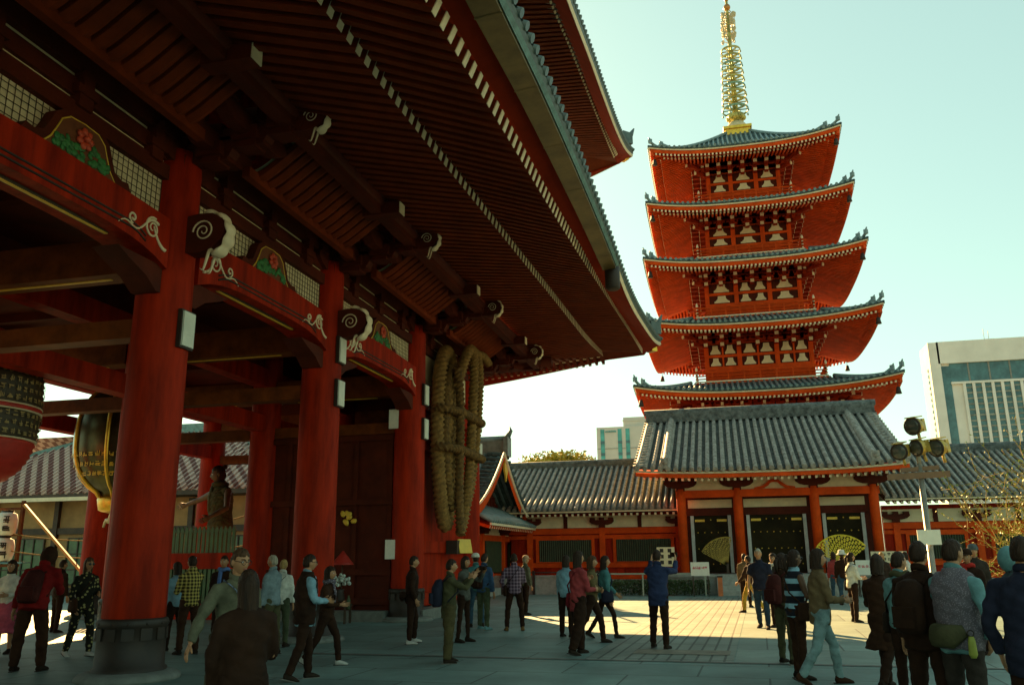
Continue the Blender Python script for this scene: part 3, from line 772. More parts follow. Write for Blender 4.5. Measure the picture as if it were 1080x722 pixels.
# eave with gentle upturn
EC, EH = 1.9, 5.45
def eup(u): return 0.16 * (abs(u - EC) / EH) ** 3
e = MB(); eave_teeth(e, lambda u: (u, 36.9, 4.66 + eup(u)), EC - EH + 0.2, EC + EH - 0.2, 0.27, 0.10, 0.11, 1.7, (0, -1, -0.25), 0, 1); ep('eave_rafters', e, [REDP, WHITE])
b = MB(); b.grid(lambda s, t: V((EC + EH * (2 * s - 1), 36.75 + 2.0 * t, 4.76 + eup(EC + EH * (2 * s - 1)) + 0.45 * t)), 20, 1)
b.grid(lambda s, t: V((EC + EH * (2 * s - 1), 36.70, 4.72 + 0.16 * t + eup(EC + EH * (2 * s - 1)))), 20, 1); ep('fascia_board', b, [REDP])
b = MB(); P_ = [(EC + EH * (2 * i / 20 - 1), 36.66, 4.93 + eup(EC + EH * (2 * i / 20 - 1))) for i in range(21)]; b.tube(P_, [(0.045, 0.04)] * 21, 4, 0, True, False, up=(0, 0, 1)); ep('white_edge_board', b, [WHITE])
def er(u, t):
    w = (u - EC) / EH; return V((EC + (u - EC) * (1 - 0.02 * t), 36.60 + 6.0 * t, 5.02 + eup(u) * (1 - t) + 2.98 * (0.95 * t + 0.05 * t * t)))
r = MB(); tiled(r, er, EC - EH, EC + EH, None, 0.325, 0.098, 8, 0.05, 30)
r.grid(lambda s, t: V((EC - EH + 2 * EH * s, 42.6 + 4.2 * t, 8.14 - 2.4 * t)), 1, 2)
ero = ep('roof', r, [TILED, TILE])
for sg in (-1, 1):
    xe = EC + sg * (EH - 0.06)
    g = MB()        # verge with stepped edge tiles, and the gable wall
    for k in range(17):
        t = (k + 0.5) / 17; p = er(xe, t); g.tube([(p.x - sg * 0.35, p.y, p.z + 0.08), (p.x + sg * 0.16, p.y, p.z + 0.03)], 0.085, 7)
    ep('verge_tiles', g, [TILE], ero)
    g = MB(); xr = EC + sg * (EH - 1.25)
    pts = [er(xr, t / 8) + V((0, 0, 0.17)) for t in range(9)]
    g.tube(pts, [(0.17, 0.15)] * 9, 8, 0); ep('descending_ridge', g, [TILE], ero)
    g = MB(); pe = pts[0]; g.bb(pe.x - 0.16, pe.x + 0.16, pe.y - 0.08, pe.y + 0.10, pe.z - 0.1, pe.z + 0.35); g.ball((pe.x, pe.y - 0.06, pe.z + 0.2), (0.13, 0.08, 0.16)); ep('ridge_end_tile', g, [TILE], ero)
    g = MB(); xg = EC + sg * (EH - 0.9); g.add([(xg, 37.2, 5.1), (xg, 48.0, 5.1), (xg, 42.6, 7.9)], [(0, 1, 2)]); g.add([(xg + 0.04, 37.2, 5.1), (xg + 0.04, 48.0, 5.1), (xg + 0.04, 42.6, 7.9)], [(2, 1, 0)]); ep('gable_wall', g, [CREAM])
g = MB(); g.bb(EC - EH + 0.1, EC + EH - 0.1, 42.38, 42.82, 8.0, 8.50)
for k in range(5): g.bb(EC - EH + 0.08, EC + EH - 0.08, 42.36, 42.84, 8.04 + 0.09 * k, 8.07 + 0.09 * k)
g.tube([(EC - EH, 42.6, 8.54), (EC + EH, 42.6, 8.54)], 0.15, 8); ep('ridge', g, [RIDGE], ero)

# ------------------------------------------------------------------ five storey pagoda
PX, PY = 2.65, 54.0
PG = thing('pagoda', 'five storey vermilion pagoda with upturned eaves and tall golden spire', 'pagoda', (PX, PY, 0))
def pp(n, mb, m_, sub=None, lab=None):
    return mb.build(n, m_, sub or PG) if False else part(n, mb, m_, PG, sub, lab)
def four(fn):
    for k in range(4):
        a = k * pi / 2; c, s = round(cos(a)), round(sin(a))
        fn(lambda u, d, z, c=c, s=s: V((PX + c * u + s * d, PY + s * u - c * d, z)))
HW = [7.08, 6.6, 6.25, 5.95, 5.65]; ZE = [10.08, 14.05, 17.9, 21.55, 25.35]
BW = [4.1, 3.72, 3.45, 3.18, 2.88]; ZB = [5.0, 11.42, 15.45, 19.35, 23.05]
for i in range(5):
    hw, ze, bw, zb = HW[i], ZE[i], BW[i], ZB[i]
    hb = bw - 0.72; up = 0.56
    inner = BW[i + 1] + 0.25 if i < 4 else 0.75
    ztop = ZB[i + 1] - 0.12 if i < 4 else 28.75
    def rise(u, hw=hw): return up * (abs(u) / hw) ** 2.6
    roof, raf, fas, wht, sof, hips = MB(), MB(), MB(), MB(), MB(), []
    zs = ze + 0.9            # where the soffit meets the bracket purlin
    hp = hb + 1.75           # purlin distance
    def side(F, hw=hw, ze=ze, inner=inner, ztop=ztop, rise=rise, hb=hb, hp=hp):
        D = hw - inner
        def P(u, t):
            d = hw - D * t
            z = ze + 0.26 + rise(u) * (1 - t) ** 2 + (ztop - ze - 0.26) * (0.60 * t + 0.40 * t * t if i == 4 else 0.8 * t + 0.2 * t * t)
            return F(u, d, z)
        tiled(roof, P, -hw, hw, lambda u: min(1.0, max(0.0, (hw - abs(u)) / D)), 0.30, 0.075, 6, 0.03, 32)
        sg = [(-hw + 2 * hw * k / 24) for k in range(25)]
        roof.tube([F(u, hw - 0.02, ze + 0.22 + rise(u)) for u in sg], [(0.07, 0.05)] * 25, 4, 0, True, False, up=(0, 0, 1))
        wht.tube([F(u * 0.99, hw - 0.06, ze + 0.12 + rise(u)) for u in sg], [(0.055, 0.04)] * 25, 4, 0, True, False, up=(0, 0, 1))
        fas.tube([F(u * 0.975, hw - 0.14, ze - 0.03 + rise(u)) for u in sg], [(0.13, 0.06)] * 25, 4, 0, True, False, up=(0, 0, 1))
        fas.tube([F(u * 0.88, hw - 0.75, ze + 0.03 + rise(u) * 0.85) for u in sg], [(0.09, 0.05)] * 25, 4, 0, True, False, up=(0, 0, 1))
        n = int(2 * hw / 0.235)
        d1, d2 = hw - 0.78, hw - 0.22
        for k in range(n + 1):
            u = -hw + 0.25 + (2 * hw - 0.5) * k / n
            lo = max(hb + 0.9, abs(u) + 0.02)
            zz = lambda d: ze + 0.02 + (hw - d) * 0.20 + rise(u) * max(0, (d - hb) / (hw - hb)) ** 1.5
            if d1 - lo > 0.1: raf.beam(F(u, lo, zz(lo) - 0.10), F(u, d1 + 0.10, ze + rise(u) * 0.85 - 0.15), 0.10, 0.12, 0, 1)
            if d2 - max(lo, d1 - 0.2) > 0.08:
                l2 = max(lo, d1 - 0.1); raf.beam(F(u, l2, zz(l2) - 0.05), F(u, d2 + 0.13, ze + rise(u) - 0.235), 0.10, 0.11, 0, 1)
        def sfn(a, t):
            d = hb - 0.1 + (hw - 0.1 - hb + 0.1) * t; u = (2 * a - 1) * d
            return F(u, d, ze + 0.20 + (hw - d) * 0.20 + rise(u * hw / max(d, 0.1)) * max(0, (d - hb) / (hw - hb)) ** 1.5)
        sof.grid(sfn, 24, 5)
        # corner rafter and hip ridge (one per side)
        fas.beam(F(hb + 0.6, hb + 0.6, ze + 0.75), F(hw - 0.18, hw - 0.18, ze + up - 0.20), 0.20, 0.28)
        hip = MB(); hips.append(hip)
        for (ta, tb, r) in ((0.03, 0.16, 0.085), (0.16, 1.0, 0.12)):
            pts = []
            for k in range(9):
                t = ta + (tb - ta) * k / 8; d = hw - D * t; p = P(d, t); p.z += 0.10 + 0.20 * max(0, 1 - (t - ta) / 0.10) ** 2; pts.append(p)
            hip.tube(pts, r, 7)
            hip.box(pts[0] + V((0, 0, 0.04)), (0.18, 0.18, 0.26), 0, Matrix.Rotation(pi / 4, 3, 'Z'))
            hip.tube([pts[0] + V((0, 0, 0.1)), pts[0] * 1.0 + (pts[0] - pts[2]).normalized() * 0.12 + V((0, 0, 0.22))], [0.08, 0.03], 6)
    four(side)
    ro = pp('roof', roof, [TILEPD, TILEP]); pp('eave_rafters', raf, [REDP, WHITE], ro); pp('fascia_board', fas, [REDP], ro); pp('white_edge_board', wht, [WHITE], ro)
    pp('soffit_board', sof, [REDP], ro); [pp('hip_ridge', hp0, [TILEP], ro) for hp0 in hips]
    for sx_ in (-1, 1):
        for sy_ in (-1, 1):
            bl = MB(); c = V((PX + sx_ * (hw - 0.35), PY + sy_ * (hw - 0.35), ze - 0.05))
            bl.lathe([(0.02, 0.05), (0.10, 0.0), (0.13, -0.2), (0.16, -0.34)], c, 10); bl.tube([c + V((0, 0, 0.05)), c + V((0, 0, 0.4))], 0.015, 5); pp('wind_bell', bl, [BLACK], ro)
    # body
    body = MB(); zt = ze + 0.95
    body.bb(PX - hb, PX + hb, PY - hb, PY + hb, zb, zt + 0.2); bo = pp('body_wall', body, [REDD, CREAM])
    fr, br, tips, wh = MB(), MB(), MB(), MB()
    H = zt - zb
    cols = [-hb, -hb * 0.36, hb * 0.36, hb]
    def bodyside(F, hb=hb, zb=zb, zt=zt, H=H, cols=cols, ze=ze):
        def bx(mb, u0, u1, d0, d1, z0, z1):
            a, c = F(u0, d0, z0), F(u1, d1, z1)
            mb.bb(min(a.x, c.x), max(a.x, c.x), min(a.y, c.y), max(a.y, c.y), z0, z1)
        for u in cols: bx(fr, u - 0.13, u + 0.13, hb - 0.05, hb + 0.10, zb, zt)
        for f0, f1 in ((0.0, 0.30), (0.455, 0.50), (0.68, 0.73), (0.92, 1.0)):
            bx(fr, -hb - 0.1, hb + 0.1, hb, hb + 0.085, zb + H * f0, zb + H * f1)
        for ua, ub in zip(cols, cols[1:]):
            w_ = ub - ua
            if i <= 1: bx(fr, (ua + ub) / 2 - 0.05, (ua + ub) / 2 + 0.05, hb, hb + 0.07, zb + H * 0.16, zb + H * 0.92)
            mid = abs(ua + ub) < 0.1
            for row, (f0, f1) in enumerate(((0.30, 0.48), (0.50, 0.70))):      # cream plaster left between curved struts
                z0, z1 = zb + H * f0, zb + H * f1; zz0 = z0 + 0.05; zz1 = z0 + (z1 - z0) * 0.80
                two = (i <= 1) or (i == 2 and mid)
                for um, ww in ([((ua * 3 + ub) / 4 + 0.05, w_ * 0.155), ((ua + ub * 3) / 4 - 0.05, w_ * 0.155)] if two else [((ua + ub) / 2, w_ * 0.26)]):
                    pr = [(-1, 0), (1, 0), (1, 0.2), (0.8, 0.32), (0.55, 0.6), (0.5, 1), (-0.5, 1), (-0.55, 0.6), (-0.8, 0.32), (-1, 0.2)]
                    q = MB(); q.add([F(um + ww * a, hb + 0.07, zz0 + (zz1 - zz0) * c) for a, c in pr] + [F(um + ww * a, hb + 0.02, zz0 + (zz1 - zz0) * c) for a, c in pr], [tuple(range(10))] + [(k, k + 10, (k + 1) % 10 + 10, (k + 1) % 10) for k in range(10)])
                    if F(0, 1, 0).y < PY - 0.5: pp('plaster_panel', q, [CREAM], bo)
                    else: wh.join(q)
        for u in cols + [(a + c) / 2 for a, c in zip(cols, cols[1:])]:     # three stepped bracket arms
            for k in range(3):
                d = hb + 0.30 + 0.52 * k; z = zb + H * 0.66 + 0.36 * k
                bx(br, u - 0.12, u + 0.12, hb, d + 0.16, z - 0.12, z + 0.10)
                bx(br, u - 0.58, u + 0.58, d - 0.10, d + 0.10, z + 0.10, z + 0.26)
                for q in (-0.44, 0, 0.44): bx(br, u + q * 1.1 - 0.14, u + q * 1.1 + 0.14, d - 0.14, d + 0.14, z + 0.26, z + 0.38)
                bx(tips, u - 0.11, u + 0.11, d + 0.16, d + 0.19, z - 0.11, z + 0.09)
            z = zb + H * 0.66 + 0.95
            br.beam(F(u, hb, z + 0.35), F(u, hb + 1.95, z - 0.05), 0.17, 0.2, 0)
            tips.beam(F(u, hb + 1.95, z - 0.05), F(u, hb + 1.99, z - 0.06), 0.15, 0.18, 0)
        for k in range(3):
            d = hb + 0.30 + 0.52 * k; z = zb + H * 0.66 + 0.36 * k
            bx(br, -d - 0.5, d + 0.5, d - 0.07, d + 0.07, z + 0.36, z + 0.50)
            for s_ in (-1, 1): bx(tips, s_ * (d + 0.50) - 0.02, s_ * (d + 0.50) + 0.02, d - 0.09, d + 0.09, z + 0.34, z + 0.52)
            a = hb + 0.30 + 0.52 * k + 0.45
            br.beam(F(hb - 0.1, hb - 0.1, z), F(a, a, z), 0.18, 0.2, 0)
            tips.beam(F(a, a, z), F(a + 0.03, a + 0.03, z), 0.16, 0.18, 0)
    four(bodyside)
    lo_ = V(PG.location); nb_ = MB(); nb_.v = [tuple(v.co) for v in bo.data.vertices]; nb_.f = [tuple(p.vertices) for p in bo.data.polygons]; nb_.m = [0] * len(nb_.f); nb_.s = [False] * len(nb_.f)
    wh.v = [(p[0] - lo_.x, p[1] - lo_.y, p[2] - lo_.z) for p in wh.v]; wh.m = [1] * len(wh.f); nb_.join(wh); bo.data = nb_.mesh('body_wall', [REDD, CREAM])
    pp('body_frame', fr, [REDP], bo); tips.m = [1] * len(tips.f); br.join(tips); pp('bracket_cluster', br, [BRK, WHITE], bo)
    if i:
        fl, rl, cp_ = MB(), MB(), MB()
        def bal(F, bw=bw, zb=zb, fl=fl, rl=rl, cp_=cp_):
            n = 9
            for f, r_ in ((0.64, 0.055), (0.42, 0.04), (0.24, 0.04)):
                rl.tube([F(-bw - (0.16 if f > 0.6 else 0), bw - 0.08, zb + f), F(bw + (0.16 if f > 0.6 else 0), bw - 0.08, zb + f)], r_, 6)
            for k in range(n):
                u = -bw + 0.08 + (2 * bw - 0.16) * k / (n - 1); p = F(u, bw - 0.08, zb); rl.bb(p.x - 0.04, p.x + 0.04, p.y - 0.04, p.y + 0.04, zb, zb + (0.62 if 0 < k < n - 1 else 0.75))
            p = F(bw - 0.08, bw - 0.08, zb + 0.8); cp_.lathe([(0.05, -0.08), (0.075, 0.0), (0.05, 0.12), (0.01, 0.2)], p, 8)
            for k in range(3): cp_.ball(p + V((0, 0, -0.22 - 0.2 * k)), 0.062, 0, 8, 5)
            a, c = F(-bw, bw + 0.0, zb), F(bw, bw + 0.03, zb)
            cp_.bb(min(a.x, c.x), max(a.x, c.x), min(a.y, c.y), max(a.y, c.y), zb + 0.02, zb + 0.10)
        four(bal)
        fl.bb(PX - bw, PX + bw, PY - bw, PY + bw, zb - 0.12, zb)
        ba = pp('balcony', fl, [REDP]); cp_.m = [1] * len(cp_.f); rl.join(cp_); pp('railing', rl, [REDP, WHITE], ba)
# spire
b = MB(); b.bb(PX - 0.82, PX + 0.82, PY - 0.82, PY + 0.82, 28.55, 29.25); b.bb(PX - 0.92, PX + 0.92, PY - 0.92, PY + 0.92, 29.1, 29.28); pp('spire_base', b, [GOLD])
b = MB(); b.lathe([(0.72, 29.28), (0.70, 29.55), (0.5, 29.85), (0.25, 29.95)], (PX, PY, 0), 20); pp('dome', b, [mat('pale_gilt', (0.62, 0.52, 0.30), 0.5, 0.1, 5, metal=0.3)])
b = MB(); b.lathe([(0.25, 29.95), (0.62, 30.35), (0.5, 30.45), (0.2, 30.6)], (PX, PY, 0), 16)
for k in range(8): b.ball((PX + 0.5 * cos(k * pi / 4), PY + 0.5 * sin(k * pi / 4), 30.25), (0.17, 0.17, 0.22), 0, 7, 5)
b.tube([(PX, PY, 29.9), (PX, PY, 39.4)], [0.20, 0.09], 8)
for z in (36.2, 37.5, 38.4): b.lathe([(0.06, z - 0.1), (0.16, z), (0.06, z + 0.1)], (PX, PY, 0), 10)
sh = pp('spire_shaft', b, [mat('greened_gilt', (0.50, 0.44, 0.12), 0.45, 0.3, 3, metal=0.4)])
for k in range(9):
    z = 30.85 + 0.565 * k; R_ = 0.86 - 0.026 * k
    b = MB(); b.tube([(PX + R_ * cos(a), PY + R_ * sin(a), z) for a in [2 * pi * j / 28 for j in range(28)]], [(0.085, 0.03)] * 28, 6, 0, False, True, closed=True, up=(0, 0, 1))
    for j in range(8): a = j * pi / 4; b.beam((PX + 0.1 * cos(a), PY + 0.1 * sin(a), z), (PX + R_ * cos(a), PY + R_ * sin(a), z), 0.045, 0.07)
    for j in range(8): a = j * pi / 4 + 0.4; b.lathe([(0.01, 0.06), (0.05, 0.0), (0.06, -0.12)], (PX + (R_ + 0.03) * cos(a), PY + (R_ + 0.03) * sin(a), z - 0.17), 6)
    pp('spire_ring', b, [mat('greened_gilt', (0.50, 0.44, 0.12), 0.45, 0.3, 3, metal=0.4) if k % 3 else mat('verdigris_ring', (0.22, 0.36, 0.24), 0.5, 0.2, 5, metal=0.3)], sh)
b = MB()
for s in (0, 1, 2, 3):
    a = s * pi / 2 + pi / 4
    for k in range(34):
        rr = rnd.uniform(0.12, 0.66); zz = 36.3 + rnd.random() * 2.0
        b.tube([(PX + (rr + 0.09 * cos(q)) * cos(a), PY + (rr + 0.09 * cos(q)) * sin(a), zz + 0.12 * sin(q)) for q in [2 * pi * j / 8 for j in range(8)]], 0.034, 4, 0, False, True, closed=True, up=(sin(a), -cos(a), 0))
    b.tube([(PX + rr * cos(a), PY + rr * sin(a), zz) for rr, zz in ((0.05, 36.0), (0.5, 36.4), (0.62, 37.2), (0.55, 38.0), (0.2, 38.5))], 0.03, 5)
pp('flame_ornament', b, [mat('pale_gilt', (0, 0, 0))], sh)
b = MB(); b.ball((PX, PY, 38.85), (0.24, 0.24, 0.26), 0, 14, 10); b.ball((PX, PY, 39.5), (0.15, 0.15, 0.2), 0, 10, 7); pp('jewel_ball', b, [mat('amber_ball', (0.45, 0.2, 0.05), 0.4, 0.1, 4, metal=0.5)], sh)

# ------------------------------------------------------------------ gabled side hall beyond the gate
SX_ = MB  # hall
SH = thing('side_hall', 'small red hall with a curved white edged gable next to the hanging straw sandal', 'hall', (-11, 34, 0))
def sp_(n, mb, m_, sub=None, lab=None): return part(n, mb, m_, SH, sub, lab)
b = MB(); b.bb(-16, -8.9, 29.2, 40.0, 0.3, 3.0); sp_('wall', b, [RED])
b = MB(); b.bb(-16, -8.5, 28.9, 40.0, 0.0, 0.3); sp_('stone_base', b, [STONE])
b = MB(); b.bb(-8.9, -8.86, 29.2, 40.0, 2.42, 2.86); sp_('plaster_band', b, [CREAM])
for z0, z1 in ((2.2, 2.42), (0.86, 1.02), (0.32, 0.5)):
    b = MB(); b.bb(-8.9, -8.80, 29.1, 40.0, z0, z1); sp_('wall_rail', b, [REDP])
for y in (29.3, 31.1, 34.2, 38.0, 40.0):
    b = MB(); b.bb(-8.98, -8.74, y - 0.12, y + 0.12, 0.3, 2.45); c = sp_('post', b, [REDP])
    b = MB(); b.bb(-9.0, -8.6, y - 0.45, y + 0.45, 2.55, 2.68); b.bb(-9.0, -8.62, y - 0.3, y + 0.3, 2.45, 2.56); sp_('bracket', b, [REDD], c)
for y0, y1 in ((31.5, 33.8),):
    b = MB(); b.bb(-8.86, -8.78, y0, y1, 1.02, 2.2); o = sp_('window', b, [mat('window_dark', (0, 0, 0))])
    b = MB()
    for k in range(14): b.bb(-8.78, -8.74, y0 + 0.08 + (y1 - y0 - 0.2) * k / 13, y0 + 0.12 + (y1 - y0 - 0.2) * k / 13, 1.02, 2.2)
    sp_('window_bars', b, [GREENW], o)
b = MB(); b.bb(-8.86, -8.79, 35.2, 37.2, 0.35, 2.1); sp_('door', b, [mat('door_dark_green', (0, 0, 0))])
# pent eave
def pe(u, t): return V((-7.72 - 1.4 * t, u, 2.78 + 0.75 * t))
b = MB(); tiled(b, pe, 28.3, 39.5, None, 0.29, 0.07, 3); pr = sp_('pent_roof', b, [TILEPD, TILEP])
b = MB(); b.bb(-7.74, -7.68, 28.3, 39.5, 2.66, 2.74); sp_('white_edge_board', b, [WHITE], pr)
b = MB(); eave_teeth(b, lambda u: (-7.80, u, 2.60), 28.4, 39.4, 0.3, 0.09, 0.10, 1.1, (1, 0, -0.3)); b.grid(lambda s, t: V((-7.72 - 1.2 * t, 28.3 + 11.2 * s, 2.70 + 0.5 * t)), 1, 1); sp_('eave_rafters', b, [REDP, WHITE], pr)
# curved gable facing the court: apex (31.6, 5.45)
AY, AZ, GXX = 31.7, 5.35, -8.15
def gz_(v): return 3.12 + (AZ - 3.12) * (1 - v) ** 1.45
def gslope(sg):
    b = MB()
    def P(u, t): v = 1 - t; return V((u, AY + sg * 4.0 * v, gz_(v) + 0.22))
    tiled(b, P, -15.5, GXX - 0.02, None, 0.29, 0.07, 8)
    for k in range(16):
        v = (k + 0.5) / 16; b.tube([(GXX - 0.5, AY + sg * 4.0 * v, gz_(v) + 0.36), (GXX + 0.16, AY + sg * 4.0 * v, gz_(v) + 0.30)], 0.09, 7)
    return b
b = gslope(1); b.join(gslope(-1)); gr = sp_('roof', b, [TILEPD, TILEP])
for sg in (-1, 1):
    b = MB(); n = 14
    P_ = []; 
    for i in range(n + 1):
        v = i / n; P_.append((GXX + 0.05, AY + sg * 4.0 * v, gz_(v) - 0.02))
    b.tube(P_, [(0.20, 0.05)] * (n + 1), 4, 0, True, False, up=(0, 0, 1)); bo = sp_('bargeboard', b, [REDP], gr)
    b = MB(); b.tube([(x + 0.02, y, z + 0.17) for x, y, z in P_], [(0.045, 0.05)] * (n + 1), 4, 0, True, False, up=(0, 0, 1)); sp_('white_edge_board', b, [WHITE], bo)
b = MB(); gp_ = [(-4, 3.0), (4, 3.0)] + [(4.0 * (1 - 2 * i / 16), gz_(abs(1 - 2 * i / 16)) - 0.1) for i in range(17)]
b.prism(gp_, (GXX - 0.9, AY, 0), (0, 1, 0), (0, 0, 1), (-0.1, 0, 0)); gw = sp_('gable_wall', b, [REDP])
b = MB()
for k in range(-8, 9):
    v = abs(k) / 9; zt = gz_(v) - 0.15
    if zt > 3.2: b.bb(GXX - 0.9, GXX - 0.80, AY + 4.0 * k / 9 - 0.06, AY + 4.0 * k / 9 + 0.06, 3.0, zt)
b.bb(GXX - 0.9, GXX - 0.76, AY - 3.6, AY + 3.6, 3.25, 3.45); b.bb(GXX - 0.9, GXX - 0.76, AY - 1.6, AY + 1.6, 4.1, 4.28)
sp_('gable_lattice', b, [REDD], gw)
b = MB(); b.prism([(0, 0.1), (0.22, -0.05), (0.26, -0.3), (0.10, -0.5), (0, -0.72), (-0.10, -0.5), (-0.26, -0.3), (-0.22, -0.05)], (GXX + 0.09, AY, AZ - 0.25), (0, 1, 0), (0, 0, 1), (0.06, 0, 0)); sp_('gable_pendant', b, [GOLDP], gr)
b = MB(); b.bb(-15.5, GXX + 0.1, AY - 0.22, AY + 0.22, AZ + 0.1, AZ + 0.6); b.tube([(-15.5, AY, AZ + 0.66), (GXX + 0.2, AY, AZ + 0.66)], 0.15, 8); b.bb(GXX + 0.1, GXX + 0.28, AY - 0.3, AY + 0.3, AZ + 0.0, AZ + 0.75); b.tube([(GXX + 0.2, AY, AZ + 0.75), (GXX + 0.35, AY, AZ + 1.0), (GXX + 0.3, AY, AZ + 1.15)], [0.12, 0.07, 0.02], 7); sp_('ridge', b, [TILEP], gr)

# the hall stands a little further back and larger than it was first drawn
for o_ in [o for o in bpy.data.objects if o.parent == SH or (o.parent and o.parent.parent == SH)]:
    for v in o_.data.vertices:
        wx, wy, wz = v.co.x - 11.0, v.co.y + 34.0, v.co.z
        kx = 1.135; wx *= kx; wy *= kx
        if wz > 0.31: wz = max(0.31, HC + (wz - HC) * kx)
        wy = min(wy, 40.15)
        v.co = (wx + 11.0, wy - 34.0, wz)
# ------------------------------------------------------------------ office blocks far behind
HB = thing('office_tower', 'wide pale hotel tower with glazed top band and vertical window strips', 'building', (46, 150, 0))
def hp_(n, mb, m_, sub=None): return part(n, mb, m_, HB, sub)
b = MB(); b.bb(35.2, 76, 150.6, 156.5, 0, 35.5); hp_('wall', b, [CONC])
b = MB(); b.bb(36.4, 76, 150.2, 150.6, 0, 17.0)
for k in range(28):
    x = 39.9 + k * 1.42; b.bb(x - 0.22, x + 0.22, 150.15, 150.58, 0, 28.6)
b.bb(36.4, 76, 150.0, 150.58, 31.9, 35.6); b.bb(35.1, 36.7, 150.0, 150.6, 0, 35.55); b.bb(38.0, 76, 150.1, 150.58, 28.4, 28.75); hp_('fins', b, [CONC])
b = MB(); b.bb(38.1, 76, 150.45, 150.59, 28.75, 31.9); b.bb(36.7, 38.1, 150.5, 150.59, 14, 31.5); u_ = hp_('top_glazing', b, [GLASS])
b = MB()
for k in range(9):
    x = 40.9 + k * 3.1; b.bb(x - 0.12, x + 0.12, 150.38, 150.45, 28.75, 31.9)
b.bb(40.8, 66, 150.385, 150.445, 28.75, 28.85); hp_('mullion', b, [mat('grey_frame', (0.2, 0.2, 0.17), 0.6)], u_)
for k in range(27):
    x0 = 39.9 + k * 1.42 + 0.22; b = MB(); b.bb(x0, x0 + 0.98, 150.46, 150.55, 12, 28.4)
    o = hp_('window', b, [GLASS]); b = MB()
    for j in range(18): b.bb(x0, x0 + 0.98, 150.40, 150.46, 12 + j * 0.92, 12.26 + j * 0.92)
    b.bb(x0, x0 + 0.04, 150.41, 150.455, 12, 28.0); hp_('spandrel', b, [mat('spandrel', (0.24, 0.25, 0.2), 0.6, 0.25, 0.5)], o)
b = MB()
for j in range(20): b.bb(35.12, 35.22, 151.9, 152.7, 12 + j * 1.0, 12.45 + j * 1.0)
b.bb(35.15, 35.215, 151.9, 151.95, 12, 31.4); hp_('side_windows', b, [GLASS])
b = MB(); b.bb(44.6, 46.2, 153, 155, 35.5, 36.3); b.tube([(45, 154, 36.3), (45, 154, 38.3)], 0.04, 5); b.tube([(45.7, 154, 36.3), (45.7, 154, 37.9)], 0.04, 5); hp_('roof_plant', b, [mat('grey_frame', (0, 0, 0))])
LB = thing('office_block', 'plain white block with teal window strips behind the cloister roof', 'building', (-16, 150, 0))
def lp_(n, mb, m_, sub=None): return part(n, mb, m_, LB, sub)
b = MB(); b.bb(-21.2, -4, 150.5, 165, 0, 23.9); b.bb(-16.4, -4, 151, 163, 23.9, 25.6); b.bb(-16.5, -3.9, 150.9, 163, 24.9, 25.15); lp_('wall', b, [CONC2])
for x0, x1 in ((-20.5, -19.8), (-17.4, -16.7), (-16.0, -15.3), (-12.6, -11.8)):
    b = MB(); b.bb(x0, x1, 150.40, 150.49, 8, 23.5); o = lp_('window', b, [mat('teal_glass', (0.06, 0.33, 0.30), 0.25, 0.2, 0.6)])
    b = MB()
    for j in range(7): b.bb(x0, x1, 150.34, 150.40, 8.3 + 2.1 * j, 8.8 + 2.1 * j)
    lp_('dark_pane', b, [GLASS], o)
b = MB(); b.bb(-21.2, -4, 150.42, 150.49, 20.0, 20.08); b.bb(-21.2, -4, 150.42, 150.49, 16.4, 16.48); lp_('joint_line', b, [mat('grey_frame', (0, 0, 0))])
b = MB()
for k in range(9): b.bb(-19.6 + 0.22 * k, -19.46 + 0.22 * k, 150.38, 150.49, 22.95, 23.2 + 0.05 * (k % 2))
lp_('sign_lettering', b, [mat('teal_glass', (0, 0, 0))])
# ------------------------------------------------------------------ giant straw sandal
SD = thing('straw_sandal', 'giant braided straw sandal hanging on the red gate wall', 'sandal', (-7.9, 23.5, 2.3))
def sd(n, mb, m_, sub=None): return part(n, mb, m_, SD, sub)
def so(t, k=1.0):
    """outline of the sole, t 0..1 around, k scale"""
    a = 2 * pi * t; z = 5.05 + 2.55 * k * sin(a)
    w = (0.98 - 0.26 * max(0, -sin(a)) ** 1.3 + 0.05 * sin(a)) * k
    return V((-7.78, 23.2 + w * cos(a), z))
b = MB(); b.grid(lambda a, t: so(a, 0.05 + 0.93 * t) + V((0.10 * (1 - t), 0, 0)), 48, 4, 0, True); b.grid(lambda a, t: so(a, 0.05 + 0.93 * t) + V((-0.22, 0, 0)), 48, 4, 0, True, True); sole = sd('sole', b, [ROPED])
b = MB(); b.tube([so(i / 640) for i in range(640)], 0.19, 14, 0, False, True, closed=True, up=(1, 0, 0), strands=3, twist=13.0, amp=0.16); sd('rim_rope', b, [ROPE], sole)
b = MB(); b.tube([so(i / 560, 0.80) + V((0.18, 0, 0)) for i in range(560)], 0.12, 12, 0, False, True, closed=True, up=(1, 0, 0), strands=3, twist=-17.0, amp=0.2); sd('inner_rope', b, [ROPED], sole)
b = MB()
for k in range(-4, 5):
    y = k * 0.148
    zr = 2.15 * sqrt(max(0.05, 1 - (y / 0.75) ** 2))
    P_ = [(-7.56 + 0.03 * sin(i), 23.2 + y * (1 - 0.15 * max(0, (0.5 - i / 24))), 5.05 - zr + 2 * zr * i / 24) for i in [j / 10 for j in range(241)]]
    b.tube(P_, 0.095, 10, 0, True, True, strands=2, twist=17.0 * (1 if k % 2 else -1), amp=0.3)
sd('woven_band', b, [ROPE], sole)
b = MB()
for s in (-1, 1): b.tube([(-7.42, 23.42 + s * 0.085 * sin(i * 0.9), 3.4 + 2.6 * i / 40) for i in [j / 4 for j in range(161)]], 0.07, 8, 0, True, True, strands=2, twist=14, amp=0.25)
sd('golden_braid', b, [ROPEY], sole)
